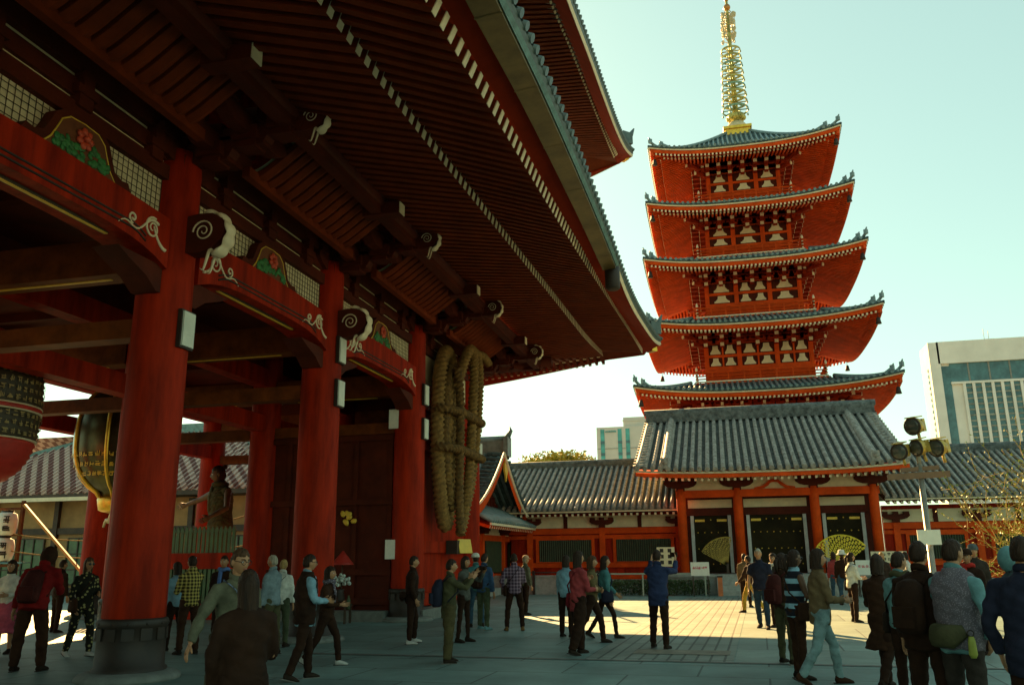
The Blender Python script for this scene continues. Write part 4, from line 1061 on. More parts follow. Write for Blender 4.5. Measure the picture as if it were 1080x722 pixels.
def rope(name, pts, r, m_=ROPE, tw=15.0):
    C = [V(p) for p in pts]; out = []
    for i in range(len(C) - 1):
        p0, p1, p2, p3 = C[max(i - 1, 0)], C[i], C[i + 1], C[min(i + 2, len(C) - 1)]
        for j in range(44):
            t = j / 44; out.append(0.5 * ((2 * p1) + (p2 - p0) * t + (2 * p0 - 5 * p1 + 4 * p2 - p3) * t * t + (3 * p1 - p0 - 3 * p2 + p3) * t ** 3))
    out.append(C[-1]); b = MB(); b.tube(out, r, 14, 0, True, True, strands=3, twist=tw, amp=0.2); return sd(name, b, [m_])
rope('strap_rope', [(-7.4, 23.1, 7.0), (-7.25, 23.9, 7.7), (-7.2, 24.7, 7.75), (-7.2, 25.15, 7.1), (-7.25, 25.1, 5.6), (-7.35, 24.95, 4.3), (-7.4, 24.7, 3.5), (-7.45, 24.1, 2.9)], 0.12)
rope('strap_rope', [(-7.35, 22.8, 6.4), (-7.15, 23.3, 7.55), (-7.15, 24.0, 7.65), (-7.2, 24.35, 6.8), (-7.25, 24.3, 5.4), (-7.3, 24.2, 4.0), (-7.35, 23.9, 2.9), (-7.4, 23.5, 2.25)], 0.14)
rope('strap_rope', [(-7.3, 22.7, 7.0), (-7.25, 22.85, 6.0), (-7.25, 22.85, 4.6), (-7.3, 22.95, 3.2), (-7.35, 23.3, 2.3)], 0.12, ROPED)
rope('rope_end', [(-7.2, 24.5, 7.75), (-7.1, 25.2, 7.8), (-7.1, 26.0, 7.7)], 0.11)
for z in (5.72, 4.62):
    rope('tie_rope', [(-7.75, 22.0, z + 0.05), (-7.45, 22.1, z), (-7.2, 22.9, z - 0.02), (-7.12, 24.0, z - 0.08), (-7.1, 25.0, z - 0.10), (-7.3, 25.2, z - 0.08)], 0.11, ROPED)

for o_ in [o for o in bpy.data.objects if o.parent == SD or (o.parent and o.parent.parent == SD)]:
    for v in o_.data.vertices: v.co.y = 1.8 - (1.8 - v.co.y) * 0.82

# ------------------------------------------------------------------ lanterns in the gate
def glyph(mb, o, u, v, n, s, th=0.010, mi=0, k=5):
    """a block of brush-like strokes standing for one small character"""
    o, u, v, n = V(o), V(u), V(v), V(n)
    for i in range(k):
        h = rnd.random() < 0.6; a = rnd.uniform(-0.36, 0.36) * s; c = rnd.uniform(0.45, 0.9) * s
        w = s * 0.13
        du, dv = (c / 2, w / 2) if h else (w / 2, c / 2)
        cu, cv = (rnd.uniform(-0.1, 0.1) * s, a) if h else (a, rnd.uniform(-0.1, 0.1) * s)
        P = [o + u * (cu + x * du) + v * (cv + y * dv) + n * (th + 0.001 * i) for x, y in ((-1, -1), (1, -1), (1, 1), (-1, 1))]
        mb.add(P, [(0, 1, 2, 3)], mi)
LC = V((-14.4, 13.5, 0))
RL = thing('paper_lantern', 'giant red and black paper lantern with rows of gilt writing hanging in the gate', 'lantern', (LC.x, LC.y, 2.9))
def rlr(z): # radius
    t = (z - 2.95) / 3.3
    return 1.27 * (1 - abs(2 * t - 1) ** 3.2) ** 0.5 if 0 < t < 1 else 0.3
def band(z0, z1, n):
    P_ = []
    for i in range(n + 1):
        z = z0 + (z1 - z0) * i / n; P_.append((max(0.45, rlr(z)) + 0.018 * cos(i * pi), z))
    return P_
for nm, z0, z1, m_ in (('red_foot', 2.97, 3.92, mat('lantern_red', (0.55, 0.03, 0.015), 0.55, 0.1, 3)), ('red_band', 4.50, 4.58, 0), ('red_band', 5.36, 5.44, 0), ('red_crown', 5.9, 6.22, 0)):
    b = MB(); b.lathe(band(z0, z1, max(2, int((z1 - z0) / 0.055))), (LC.x, LC.y, 0), 40); part(nm, b, [m_ or MATS['lantern_red']], RL)
for z0, z1 in ((3.96, 4.48), (4.62, 5.32), (5.48, 5.88)):
    b = MB(); b.lathe(band(z0, z1, int((z1 - z0) / 0.055)), (LC.x, LC.y, 0), 40); d_ = part('dark_band', b, [mat('lantern_black', (0.06, 0.045, 0.02), 0.55, 0.1, 3)], RL)
    g = MB(); rows = int((z1 - z0) / 0.17)
    for r_ in range(rows):
        z = z0 + (z1 - z0) * (r_ + 0.5) / rows
        for k in range(52):
            a = 2 * pi * k / 52; rr = rlr(z) + 0.02
            glyph(g, (LC.x + rr * cos(a), LC.y + rr * sin(a), z), (-sin(a), cos(a), 0), (0, 0, 1), (cos(a), sin(a), 0), 0.125)
    part('gilt_writing', g, [mat('dull_gilt', (0.42, 0.30, 0.10), 0.6, 0.15, 8)], RL, d_)
b = MB()
for z in (3.94, 4.49, 4.60, 5.34, 5.46): b.lathe([(rlr(z) + 0.022, z - 0.014), (rlr(z) + 0.026, z), (rlr(z) + 0.022, z + 0.014)], (LC.x, LC.y, 0), 40)
part('white_line', b, [WHITE], RL)
b = MB(); b.tube([(LC.x, LC.y, 6.15), (LC.x, LC.y, 7.4)], 0.08, 8); part('hanger', b, [BLACK], RL)
CC = V((-15.3, 19.3, 0))
CL = thing('copper_lantern', 'round copper lantern with gilt ribs and a gold base hanging behind the column', 'lantern', (CC.x, CC.y, 2.7))
def clr(z): t = (z - 3.2) / 3.0; return 1.25 * max(0.05, 1 - abs(2 * t - 1) ** 2.6) ** 0.5 if 0 < t < 1 else 0.5
b = MB(); b.lathe([(max(0.5, clr(3.2 + 3.0 * i / 26)), 3.2 + 3.0 * i / 26) for i in range(27)], (CC.x, CC.y, 0), 40); bd_ = part('copper_body', b, [mat('bronze_body', (0.10, 0.085, 0.04), 0.28, 0.25, 1.5, metal=0.8)], CL)
b = MB()
for k in range(8):
    a = k * pi / 4 + 0.32
    b.tube([(CC.x + (max(0.5, clr(z)) + 0.02) * cos(a), CC.y + (max(0.5, clr(z)) + 0.02) * sin(a), z) for z in [3.2 + 3.0 * i / 20 for i in range(21)]], 0.05, 6)
part('gilt_rib', b, [GOLD], CL, bd_)
b = MB()
for z in (3.75, 3.98, 4.22):
    for k in range(44):
        a = 2 * pi * k / 44; r_ = clr(z) + 0.015
        glyph(b, (CC.x + r_ * cos(a), CC.y + r_ * sin(a), z), (-sin(a), cos(a), 0), (0, 0, 1), (cos(a), sin(a), 0), 0.15)
part('gilt_writing', b, [GOLDP], CL, bd_)
b = MB(); b.lathe([(0.50, 3.22), (0.55, 3.15), (0.50, 2.88), (0.42, 2.84), (0.2, 2.80)], (CC.x, CC.y, 0), 24)
part('gold_base', b, [GOLD], CL)
b = MB()
for sg in (-1, 1):
    b.tube([(CC.x + sg * (0.35 + 0.28 * t), CC.y - 0.25 * sg, 2.86 - 0.42 * t - 0.10 * sin(6 * t)) for t in [i / 8 for i in range(9)]], [0.11 * (1 - 0.75 * i / 8) for i in range(9)], 7)
part('gilt_tassel', b, [mat('pale_gilt', (0, 0, 0))], CL)
b = MB(); b.tube([(CC.x, CC.y, 6.1), (CC.x, CC.y, 7.4)], 0.07, 8); part('hanger', b, [BLACK], CL)

# ------------------------------------------------------------------ green fence of the guardian's niche
FN = thing('picket_fence', 'green picket fence with a broad red rail closing the guardian niche', 'fence', (-15.6, 21.9, 0))
b = MB()
for k in range(30):
    x = -17.5 + k * 0.138
    b.prism([(-0.045, 1.78), (0.045, 1.78), (0.045, 2.36), (0.065, 2.40), (0, 2.54), (-0.065, 2.40), (-0.045, 2.36)], (x, 21.88, 0), (1, 0, 0), (0, 0, 1), (0, 0.05, 0))
    b.bb(x - 0.045, x + 0.045, 21.88, 21.93, 0.40, 1.36)
part('pickets', b, [GREENP], FN)
for z0, z1 in ((1.36, 1.80), (0.0, 0.42)):
    b = MB(); b.bb(-17.6, -13.5, 21.82, 21.96, z0, z1); part('rail', b, [RED], FN)
b = MB(); b.bb(-17.5, -13.5, 22.0, 22.02, 0.4, 1.4); part('backing', b, [GREENP], FN)

# ------------------------------------------------------------------ notices and small fittings on the gate
def board(name, label, cat, x0, x1, y, z0, z1, m_, rz=0.0, legs=False, glyphs=0, ink=None, frame=None, rows=1, gs=0.12, group=None):
    T = thing(name, label, cat, ((x0 + x1) / 2, y, 0), rz, group)
    w = (x1 - x0) / 2
    b = MB(); b.bb(-w, w, -0.015, 0.015, z0, z1); p = b.build('panel', [m_], T)
    if glyphs:
        g = MB()
        for r_ in range(rows):
            for k in range(glyphs):
                glyph(g, (-w + 2 * w * (k + 1) / (glyphs + 1), -0.016, z1 - (z1 - z0) * (r_ + 0.6) / (rows + 0.4)), (1, 0, 0), (0, 0, 1), (0, -1, 0), gs, 0.002, 0, 6)
        g.build('lettering', [ink or PINK], p)
    if legs:
        l = MB()
        for s in (-1, 1): l.bb(s * w * 0.8 - 0.02, s * w * 0.8 + 0.02, 0.016, 0.05, 0.0, z1); l.beam((s * w * 0.8, 0.04, z1 * 0.8), (s * w * 0.8, 0.45, 0.0), 0.03, 0.03)
        l.build('legs', [DARKW], T)
    return T
b = MB(); b.bb(-8.78, -8.36, 21.60, 21.63, 5.05, 5.58); tag(b.build('notice_board', [PAPER]), 'plain pale notice fixed high beside the gate column left of the straw sandal', 'notice')
board('notice_board', 'white paper notice pinned at head height on the dark gate wall', 'notice', -8.80, -8.44, 21.62, 1.58, 2.08, PAPER)
YS = thing('wall_sign', 'black box with a yellow face fixed low on the red wall under the straw sandal', 'lamp', (-8.1, 25.0, 1.9))  # yellow sign on a black box; it gives no light
b = MB(); b.box((0.15, 0, 0), (0.34, 0.55, 0.40)); b.bb(-0.2, 0.0, -0.1, 0.1, -0.1, 0.1); b.build('housing', [BLACK], YS)
b = MB(); b.box((0.42, 0.22, 0.03), (0.03, 0.62, 0.42), 0, Matrix.Rotation(-0.35, 3, 'Z') @ Matrix.Rotation(-0.2, 3, 'Y')); b.build('yellow_face', [mat('yellow_panel', (0.72, 0.50, 0.06), 0.5, 0.06, 4)], YS)
FS = thing('flower_stand', 'dark stand with white flowers under a small red cone against the gate wall', 'flower stand', (-9.75, 20.9, 0))
b = MB(); b.box((0, 0, 0.45), (0.6, 0.4, 0.06))
for i in (-1, 1):
    for j in (-1, 1): b.bb(i * 0.26 - 0.025, i * 0.26 + 0.025, j * 0.16 - 0.025, j * 0.16 + 0.025, 0, 0.43)
b.build('table', [DARKW], FS)
b = MB(); b.lathe([(0.10, 0.48), (0.16, 0.6), (0.12, 0.78), (0.14, 0.84)], (0, 0, 0), 14); b.build('vase', [BLACK], FS)
b = MB()
for k in range(46):
    a, e = rnd.uniform(0, 2 * pi), rnd.uniform(-0.2, 1.3); r_ = rnd.uniform(0.16, 0.3); b.ball((r_ * cos(a) * cos(e), r_ * sin(a) * cos(e), 0.98 + 0.8 * r_ * sin(e)), rnd.uniform(0.03, 0.055), 0, 6, 4)
b.build('white_flowers', [mat('white_petal', (0.55, 0.62, 0.55), 0.7, 0.2, 9)], FS)
b = MB(); b.tube([(0, 0.12, 0.6), (0.02, 0.12, 1.5)], 0.02, 6); b.build('cone_stem', [DARKW], FS)
b = MB(); b.lathe([(0.30, 1.45), (0.26, 1.50), (0.12, 1.68), (0.02, 1.80)], (0.02, 0.12, 0), 18); b.build('red_cone', [mat('cone_red', (0.45, 0.025, 0.012), 0.6)], FS)

# ------------------------------------------------------------------ golden fans, boards in front of the entrance hall
def fan(label, x, z, a0, a1, R_, m_):
    T = thing('golden_fan', label, 'fan', (x, 37.75, z), 0, 'golden fans in front of the hall doors')
    b = MB(); n = 18
    for k in range(n + 1):
        a = a0 + (a1 - a0) * k / n
        b.beam((0.0, 0, 0.0), (R_ * cos(a), 0.0, R_ * sin(a)), 0.02, 0.02)
        for j in range(13):
            if (j + k) % 3 == 0: continue
            r0 = R_ * (0.30 + 0.70 * j / 13); da = (a1 - a0) / n * 0.42
            P = [((r0 + dr) * cos(a + s * da), -0.02, (r0 + dr) * sin(a + s * da)) for dr, s in ((0, -1), (0, 1), (R_ * 0.036, 1), (R_ * 0.036, -1))]
            Q = [(p[0], 0.02, p[2]) for p in P]
            b.add(P + Q, [(0, 1, 2, 3), (7, 6, 5, 4), (0, 4, 5, 1), (1, 5, 6, 2), (2, 6, 7, 3), (3, 7, 4, 0)])
    for r_ in (0.3, 1.0): b.tube([(R_ * r_ * cos(a), 0, R_ * r_ * sin(a)) for a in [a0 + (a1 - a0) * i / 24 for i in range(25)]], 0.025, 6)
    b.build('fan_leaf', [m_], T)
    b = MB(); b.bb(-0.05, 0.05, -0.03, 0.03, -0.3, 0.1); b.bb(-0.25, 0.25, -0.2, 0.2, -0.33 if z > 1.2 else -0.3, -0.28); b.build('fan_stand', [DARKW], T)
fan('bright golden openwork fan standing before the right hand dark door', 4.58, 1.13, radians(38), radians(148), 1.20, mat('bright_fan', (0.90, 0.66, 0.03), 0.5, 0.1, 6))
fan('dull golden fan tilted before the left hand dark door', 0.02, 1.13, radians(80), radians(150), 1.18, mat('dull_fan', (0.36, 0.25, 0.03), 0.5, 0.15, 6))
board('sign_board', 'white board with pink lettering on a stand left of the stone steps', 'sign', -1.42, -0.70, 35.4, 0.80, 1.32, PAPER, 0, True, 5, PINK, gs=0.13)
board('sign_board', 'white board with pink lettering beside the white hatted visitor', 'sign', 4.75, 5.55, 35.4, 0.80, 1.34, PAPER, 0, True, 5, PINK, gs=0.13)
board('sign_board', 'long cream notice with dark lettering right of the golden fan', 'sign', 5.45, 6.75, 36.2, 1.22, 1.66, CREAM, 0, True, 7, INK, rows=2, gs=0.13)
HBd = thing('game_board', 'square white board with six dark holes near the cloister corner', 'board', (-2.42, 36.2, 0))
b = MB(); b.bb(-0.36, 0.36, -0.03, 0.0, 1.15, 1.92); p_ = b.build('panel', [CREAM], HBd)
b = MB()
for i in (-1, 1):
    for j in range(3): b.bb(i * 0.16 - 0.075, i * 0.16 + 0.075, -0.036, -0.031, 1.24 + j * 0.235, 1.39 + j * 0.235)
b.build('dark_hole', [INK], p_)
b = MB(); b.bb(-0.03, 0.03, 0.0, 0.05, 0.0, 1.6); b.bb(-0.3, 0.3, -0.15, 0.2, 0.0, 0.03); b.build('legs', [DARKW], HBd)
b = MB()
for x in (-3.4, -0.9): b.bb(x - 0.03, x + 0.03, 36.17, 36.23, 0, 0.86)
b.bb(-6.2, -0.85, 36.15, 36.25, 0.84, 0.90); b.bb(-5.9, -5.84, 36.17, 36.23, 0, 0.86); tag(b.build('handrail', [mat('pale_green_rail', (0.35, 0.40, 0.30), 0.5, 0.1, 5)]), 'pale green handrail over the clipped hedge', 'railing')
b = MB(); b.bb(-2.95, -2.80, 36.02, 36.14, 0.30, 0.80); tag(b.build('tag_plate', [PAPER]), 'small white plate hanging on the rail by the hedge', 'plate')
ST = thing('newel_post', 'short orange post at the foot of the stone steps', 'post', (-0.32, 36.0, 0))
b = MB(); b.bb(-0.09, 0.09, -0.09, 0.09, 0, 0.72); b.build('shaft', [mat('orange_paint', (0.62, 0.16, 0.04), 0.5)], ST); b = MB(); b.bb(-0.11, 0.11, -0.11, 0.11, 0.72, 0.78); b.build('post_cap', [BLACK], ST)
LW = thing('low_wall', 'low pale stone fence at the foot of the cloister', 'fence', (-7.2, 37.4, 0))
b = MB(); b.bb(-10.5, -5.3, 37.3, 37.5, 0, 0.72); b.bb(-10.5, -5.3, 37.24, 37.56, 0.72, 0.80); part('stone_panel', b, [STONE], LW)
for x in (-9.6, -8.2, -6.85, -5.4):
    b = MB(); b.bb(x - 0.05, x + 0.05, 37.1, 37.22, 0, 1.0); part('iron_post', b, [BLACK], LW)
b = MB(); b.tube([(-10.4, 37.16, 0.92), (-5.35, 37.16, 0.92)], 0.025, 6); part('iron_rail', b, [BLACK], LW)

# ------------------------------------------------------------------ floodlight mast
LM = thing('floodlight_mast', 'lamp mast with four golden floodlights and a white board on its pole', 'lamp post', (4.62, 22.0, 0))
b = MB(); b.lathe([(0.14, 0), (0.14, 0.25), (0.075, 0.3), (0.065, 3.65)], (0, 0, 0), 14); b.tube([(0.0, 0, 3.6), (0, 0, 4.15)], 0.05, 8); b.build('pole', [mat('grey_pole', (0.30, 0.29, 0.24), 0.45, 0.15, 4, metal=0.3)], LM)
b = MB(); b.beam((-0.42, 0, 3.52), (0.42, 0, 3.56), 0.10, 0.10); b.beam((-0.75, -0.06, 3.36), (0.62, -0.06, 3.40), 0.10, 0.14); b.build('cross_arm', [mat('brown_arm', (0.20, 0.10, 0.04), 0.5, 0.1, 5)], LM)
def flood(x, z, rz, tilt, s):
    M = Matrix.Rotation(rz, 3, 'Z') @ Matrix.Rotation(tilt, 3, 'X')
    h = MB(); h.lathe([(0.05, -0.30), (0.15, -0.26), (0.22, -0.05), (0.235, 0.12), (0.225, 0.13)], (0, 0, 0), 18, 0, True, Matrix.Rotation(pi / 2, 3, 'X'))
    h.box((0, 0.02, 0.235), (0.30, 0.36, 0.03)); h.box((0, 0.16, 0.0), (0.36, 0.12, 0.34)); h.tube([(0, 0.1, -0.2), (0, 0.12, -0.42)], 0.04, 6); h.xf(Matrix.Translation((x, -0.12, z)) @ (M.to_4x4() @ Matrix.Scale(s, 4)))
    o = h.build('floodlight', [mat('yellow_housing', (0.52, 0.35, 0.07), 0.4, 0.2, 6, metal=0.3)], LM)
    l = MB(); l.lathe([(0.20, 0.131), (0.19, 0.14), (0.15, 0.16), (0.02, 0.18)], (0, 0, 0), 18, 0, True, Matrix.Rotation(pi / 2, 3, 'X')); l.xf(Matrix.Translation((x, -0.12, z)) @ (M.to_4x4() @ Matrix.Scale(s, 4)))
    l.build('lens', [mat('lamp_lens', (0.07, 0.075, 0.06), 0.1, 0.2, 3)], o)
    l = MB(); l.lathe([(0.235, 0.10), (0.245, 0.12), (0.235, 0.14), (0.20, 0.14)], (0, 0, 0), 18, 0, True, Matrix.Rotation(pi / 2, 3, 'X')); l.xf(Matrix.Translation((x, -0.12, z)) @ (M.to_4x4() @ Matrix.Scale(s, 4)))
    l.build('lens_ring', [BLACK], o)
flood(-0.40, 3.96, -0.55, 0.22, 0.85); flood(0.02, 4.04, -1.0, 0.2, 0.85); flood(0.44, 4.02, -0.85, 0.2, 0.9); flood(-0.02, 4.55, -0.75, 0.15, 0.9)
b = MB(); b.bb(-0.26, 0.24, -0.12, -0.09, 1.78, 2.12); b.build('white_board', [PAPER], LM)

# ------------------------------------------------------------------ town office and stall things seen through the gate
OB = thing('town_building', 'low tan building with a chequered tile roof seen through the gate', 'building', (-31, 38, 0))
def op(n, mb, m_, sub=None): return part(n, mb, m_, OB, sub)
b = MB(); b.bb(-42, -20.5, 36.5, 48, 0, 4.6); ow = op('wall', b, [mat('tan_wall', (0.40, 0.24, 0.09), 0.8, 0.15, 1)])
b = MB(); b.bb(-42, -20.4, 36.35, 36.5, 2.9, 3.2); b.bb(-42, -20.4, 36.3, 36.5, 0, 0.35)
for x in (-40, -36.2, -32.4, -28.6, -24.8, -21): b.bb(x - 0.13, x + 0.13, 36.3, 36.5, 0, 4.5)
op('timber_frame', b, [DARKW], ow)
for x in (-38, -34.2, -30.4, -26.6, -22.8):
    b = MB(); b.bb(x - 1.2, x + 1.2, 36.42, 36.49, 0.5, 2.7); f = op('window', b, [mat('green_glass', (0.05, 0.13, 0.05), 0.3, 0.3, 1.5)], ow)
    b = MB()
    for k in range(5): b.bb(x - 1.2 + 0.6 * k - 0.03, x - 1.2 + 0.6 * k + 0.03, 36.37, 36.42, 0.5, 2.7)
    for z in (0.5, 1.2, 1.95, 2.7): b.bb(x - 1.2, x + 1.2, 36.38, 36.41, z - 0.03, z + 0.03)
    op('sash', b, [DARKW], f)
def orf(u, t):
    hip = min(1.0, 1.0); return V((u, 35.0 + 6.6 * t, 4.75 + 3.9 * t))
def otm(u): return max(0.0, min(1.0, (u + 43) / 9.0, (-19.2 - u) / 6.5))
CHK = bpy.data.materials.new('chequer_tile'); CHK.use_nodes = True
_n = CHK.node_tree.nodes; _l = CHK.node_tree.links; _c = _n.new('ShaderNodeTexChecker'); _t = _n.new('ShaderNodeTexCoord'); _m = _n.new('ShaderNodeMapping')
_m.inputs['Scale'].default_value = (1, 0.9, 0); _c.inputs['Scale'].default_value = 3.1; _c.inputs['Color1'].default_value = (0.56, 0.40, 0.31, 1); _c.inputs['Color2'].default_value = (0.19, 0.075, 0.055, 1)
_l.new(_t.outputs['Object'], _m.inputs['Vector']); _l.new(_m.outputs['Vector'], _c.inputs['Vector']); _l.new(_c.outputs['Color'], _n['Principled BSDF'].inputs['Base Color']); _n['Principled BSDF'].inputs['Roughness'].default_value = 0.5
b = MB(); tiled(b, orf, -43, -19.2, otm, 0.34, 0.07, 8); b.grid(lambda s, t: V((-43 + 23.8 * s, 48.2 - 6.6 * t, 4.75 + 3.9 * t)), 1, 1)
b.add([(-19.2, 35, 4.75), (-19.2, 48.2, 4.75), (-25.7, 41.6, 8.65)], [(0, 1, 2)]); b.add([(-43, 48.2, 4.75), (-43, 35, 4.75), (-34, 41.6, 8.65)], [(0, 1, 2)])
orr = op('roof', b, [CHK])
b = MB(); b.bb(-34, -25.7, 41.3, 41.9, 8.5, 9.0); b.beam((-25.7, 41.6, 8.6), (-19.4, 35.2, 4.9), 0.3, 0.35); b.beam((-34, 41.6, 8.6), (-42.8, 35.2, 4.9), 0.3, 0.35); op('ridge', b, [COPPER], orr)
b = MB(); b.bb(-43, -19.2, 34.95, 35.05, 4.55, 4.78); b.grid(lambda s, t: V((-43 + 23.8 * s, 35.0 + 1.6 * t, 4.56)), 1, 1, flip=True); op('eave_board', b, [DARKW], orr)
b = MB(); b.bb(-35.5, -29, 34.86, 34.95, 4.42, 4.60); op('white_gutter', b, [WHITE], orr)
for i, (z, lab) in enumerate(((2.86, 'upper white paper lantern with black writing on the stall post'), (2.02, 'lower white paper lantern with black writing on the stall post'))):
    T = thing('stall_lantern', lab, 'lantern', (-23.35, 24.0, z - 0.4), 0, 'paper lanterns on the stall post')
    b = MB(); b.lathe([(0.18, 0.0), (0.30, 0.06), (0.34, 0.25), (0.34, 0.50), (0.30, 0.70), (0.18, 0.76)], (0, 0, 0), 20); lb = b.build('paper_shade', [PAPER], T)
    b = MB(); d = V((0.7, -0.72, 0)).normalized(); b_ = V((d.y, -d.x, 0)) * -1
    for k in range(2): glyph(b, d * 0.345 + V((0, 0, 0.52 - 0.28 * k)), b_, (0, 0, 1), d, 0.26, 0.01, 0, 7)
    b.build('black_writing', [INK], lb)
    b = MB(); b.lathe([(0.19, -0.05), (0.19, 0.01)], (0, 0, 0), 16); b.lathe([(0.19, 0.75), (0.19, 0.81)], (0, 0, 0), 16); b.build('black_ring', [BLACK], lb)
SP = thing('stall_post', 'wooden stall post with crossbars that carries the white lanterns', 'post', (-22.85, 24.1, 0))
b = MB(); b.bb(-0.05, 0.05, -0.05, 0.05, 0, 3.6); b.bb(-0.9, 0.1, -0.04, 0.04, 3.3, 3.38); b.bb(-0.9, 0.1, -0.04, 0.04, 1.45, 1.53); b.bb(-0.9, 0.1, -0.04, 0.04, 2.45, 2.51); b.build('timber', [mat('bounce_tinted_wood', (0, 0, 0))], SP)
b = MB(); b.bb(-0.9, 0.5, -0.3, 0.1, 1.56, 1.60); b.build('blue_shelf', [mat('blue_shelf', (0.10, 0.25, 0.30), 0.6)], SP)
b = MB(); b.beam((-21.4, 22.6, 3.35), (-18.9, 23.4, 0.6), 0.13, 0.07); tag(b.build('leaning_pole', [mat('yellow_wood', (0.50, 0.28, 0.06), 0.6, 0.15, 4)]), 'yellow wooden pole leaning beside the stall lanterns', 'pole')
b = MB()
for z0, z1, s in ((2.5, 3.1, 0.5), (1.95, 2.1, 0.35)):
    b.tube([(-23 + 8.0 * t, 24 + 1.5 * t, z0 + (z1 - z0) * t - s * 4 * t * (1 - t)) for t in [i / 20 for i in range(21)]], 0.02, 5)
tag(b.build('rope_line', [ROPE]), 'sagging rope strung between the stall and the gate column', 'rope')
BL = thing('stanchion', 'short black metal stanchion beside the first big column', 'stanchion', (-11.6, 15.1, 0))
b = MB(); b.lathe([(0.14, 0), (0.14, 0.03), (0.03, 0.06), (0.03, 0.80), (0.06, 0.84), (0.06, 0.9), (0.02, 0.94)], (0, 0, 0), 14); b.build('post', [mat('steel', (0.3, 0.28, 0.22), 0.25, 0.1, 5, metal=0.9)], BL)

# ------------------------------------------------------------------ vegetation
def leaf_mat(name, c, c2):
    M = mat(name, c, 0.55, 0.2, 1.6, col2=c2)
    b = M.node_tree.nodes['Principled BSDF']; b.inputs['Subsurface Weight'].default_value = 0.0
    return M
LEAF_Y = leaf_mat('yellow_green_leaf', (0.46, 0.40, 0.03), (0.20, 0.21, 0.02))
LEAF_G = leaf_mat('dark_leaf', (0.06, 0.10, 0.02), (0.02, 0.04, 0.01))
LEAF_B = leaf_mat('golden_leaf', (0.30, 0.31, 0.025), (0.14, 0.16, 0.012))
def leaves(mb, c, R_, n, s, seed, clumps=14):
    q = random.Random(seed); c = V(c)
    C = []
    for k in range(clumps):
        a, e = q.uniform(0, 2 * pi), q.uniform(-0.5, 1.4); f = q.uniform(0.45, 0.85)
        C.append((c + V((R_[0] * cos(a) * cos(e) * f, R_[1] * sin(a) * cos(e) * f, R_[2] * sin(e) * f)), q.uniform(0.28, 0.5)))
    for i in range(n):
        cc, f = q.choice(C)
        d = V((q.gauss(0, 1), q.gauss(0, 1), q.gauss(0, 1))).normalized() * (q.random() ** 0.4)
        p = cc + V((d.x * R_[0] * f, d.y * R_[1] * f, d.z * R_[2] * f))
        u = V((q.gauss(0, 1), q.gauss(0, 1), q.gauss(0, 1))).normalized(); w = u.cross(V((q.gauss(0, 1), q.gauss(0, 1), q.gauss(0, 1)))).normalized()
        z = s * q.uniform(0.6, 1.3)
        mb.add([p - u * z, p + w * z * 0.45, p + u * z, p - w * z * 0.45], [(0, 1, 2, 3)])
def tree(label, x, y, top, R_, n, s, m_, seed):
    T = thing('broadleaf_tree', label, 'tree', (x, y, 0))
    b = MB(); b.tube([(0, 0, 0), (0.1, 0, top * 0.3), (-0.05, 0.1, top * 0.6)], [0.32, 0.25, 0.16], 9)
    q = random.Random(seed)
    for k in range(8):
        a = k * 0.8; b.tube([(0, 0, top * (0.4 + 0.03 * k)), (R_[0] * 0.35 * cos(a), R_[1] * 0.35 * sin(a), top * 0.66), (R_[0] * 0.7 * cos(a), R_[1] * 0.7 * sin(a), top * 0.8)], [0.12, 0.08, 0.03], 6)
    b.build('trunk', [DARKW], T)
    b = MB(); leaves(b, (0, 0, top - R_[2] * 0.95), R_, n, s, seed, 26); b.build('crown', [m_], T)
tree('sunlit yellow green tree top above the cloister roof', -11.4, 62, 8.75, (4.8, 3.5, 1.9), 11000, 0.16, LEAF_Y, 3)
tree('dark leaved tree beside the tan building behind the guardian niche', -30.6, 60, 11.5, (4.5, 4, 3.5), 7000, 0.17, LEAF_Y, 5)
HD = thing('clipped_hedge', 'low clipped green hedge at the foot of the cloister', 'hedge', (-3.2, 36.7, 0))
b = MB(); q = random.Random(9)
for i in range(5200):
    p = V((q.uniform(-2.3, 2.45), q.uniform(-0.35, 0.35), 0.03 + 0.58 * q.random() ** 0.7)); u = V((q.gauss(0, 1), q.gauss(0, 1), q.gauss(0, 1))).normalized(); w = u.cross(V((q.gauss(0, 1), q.gauss(0, 1), 1))).normalized(); z = q.uniform(0.03, 0.06)
    b.add([p - u * z, p + w * z * 0.5, p + u * z, p - w * z * 0.5], [(0, 1, 2, 3)])
b.build('leaves', [LEAF_G], HD)
b = MB()
for k in range(16): b.tube([(-2.2 + 0.3 * k, 0, 0), (-2.2 + 0.3 * k + 0.1, 0.05, 0.5)], 0.02, 5)
b.build('stems', [DARKW], HD)
BU = thing('twiggy_bush', 'sparse golden leaved bush with long bare twigs at the court edge', 'bush', (7.0, 22.0, 0))
b, lf = MB(), MB(); q = random.Random(21)
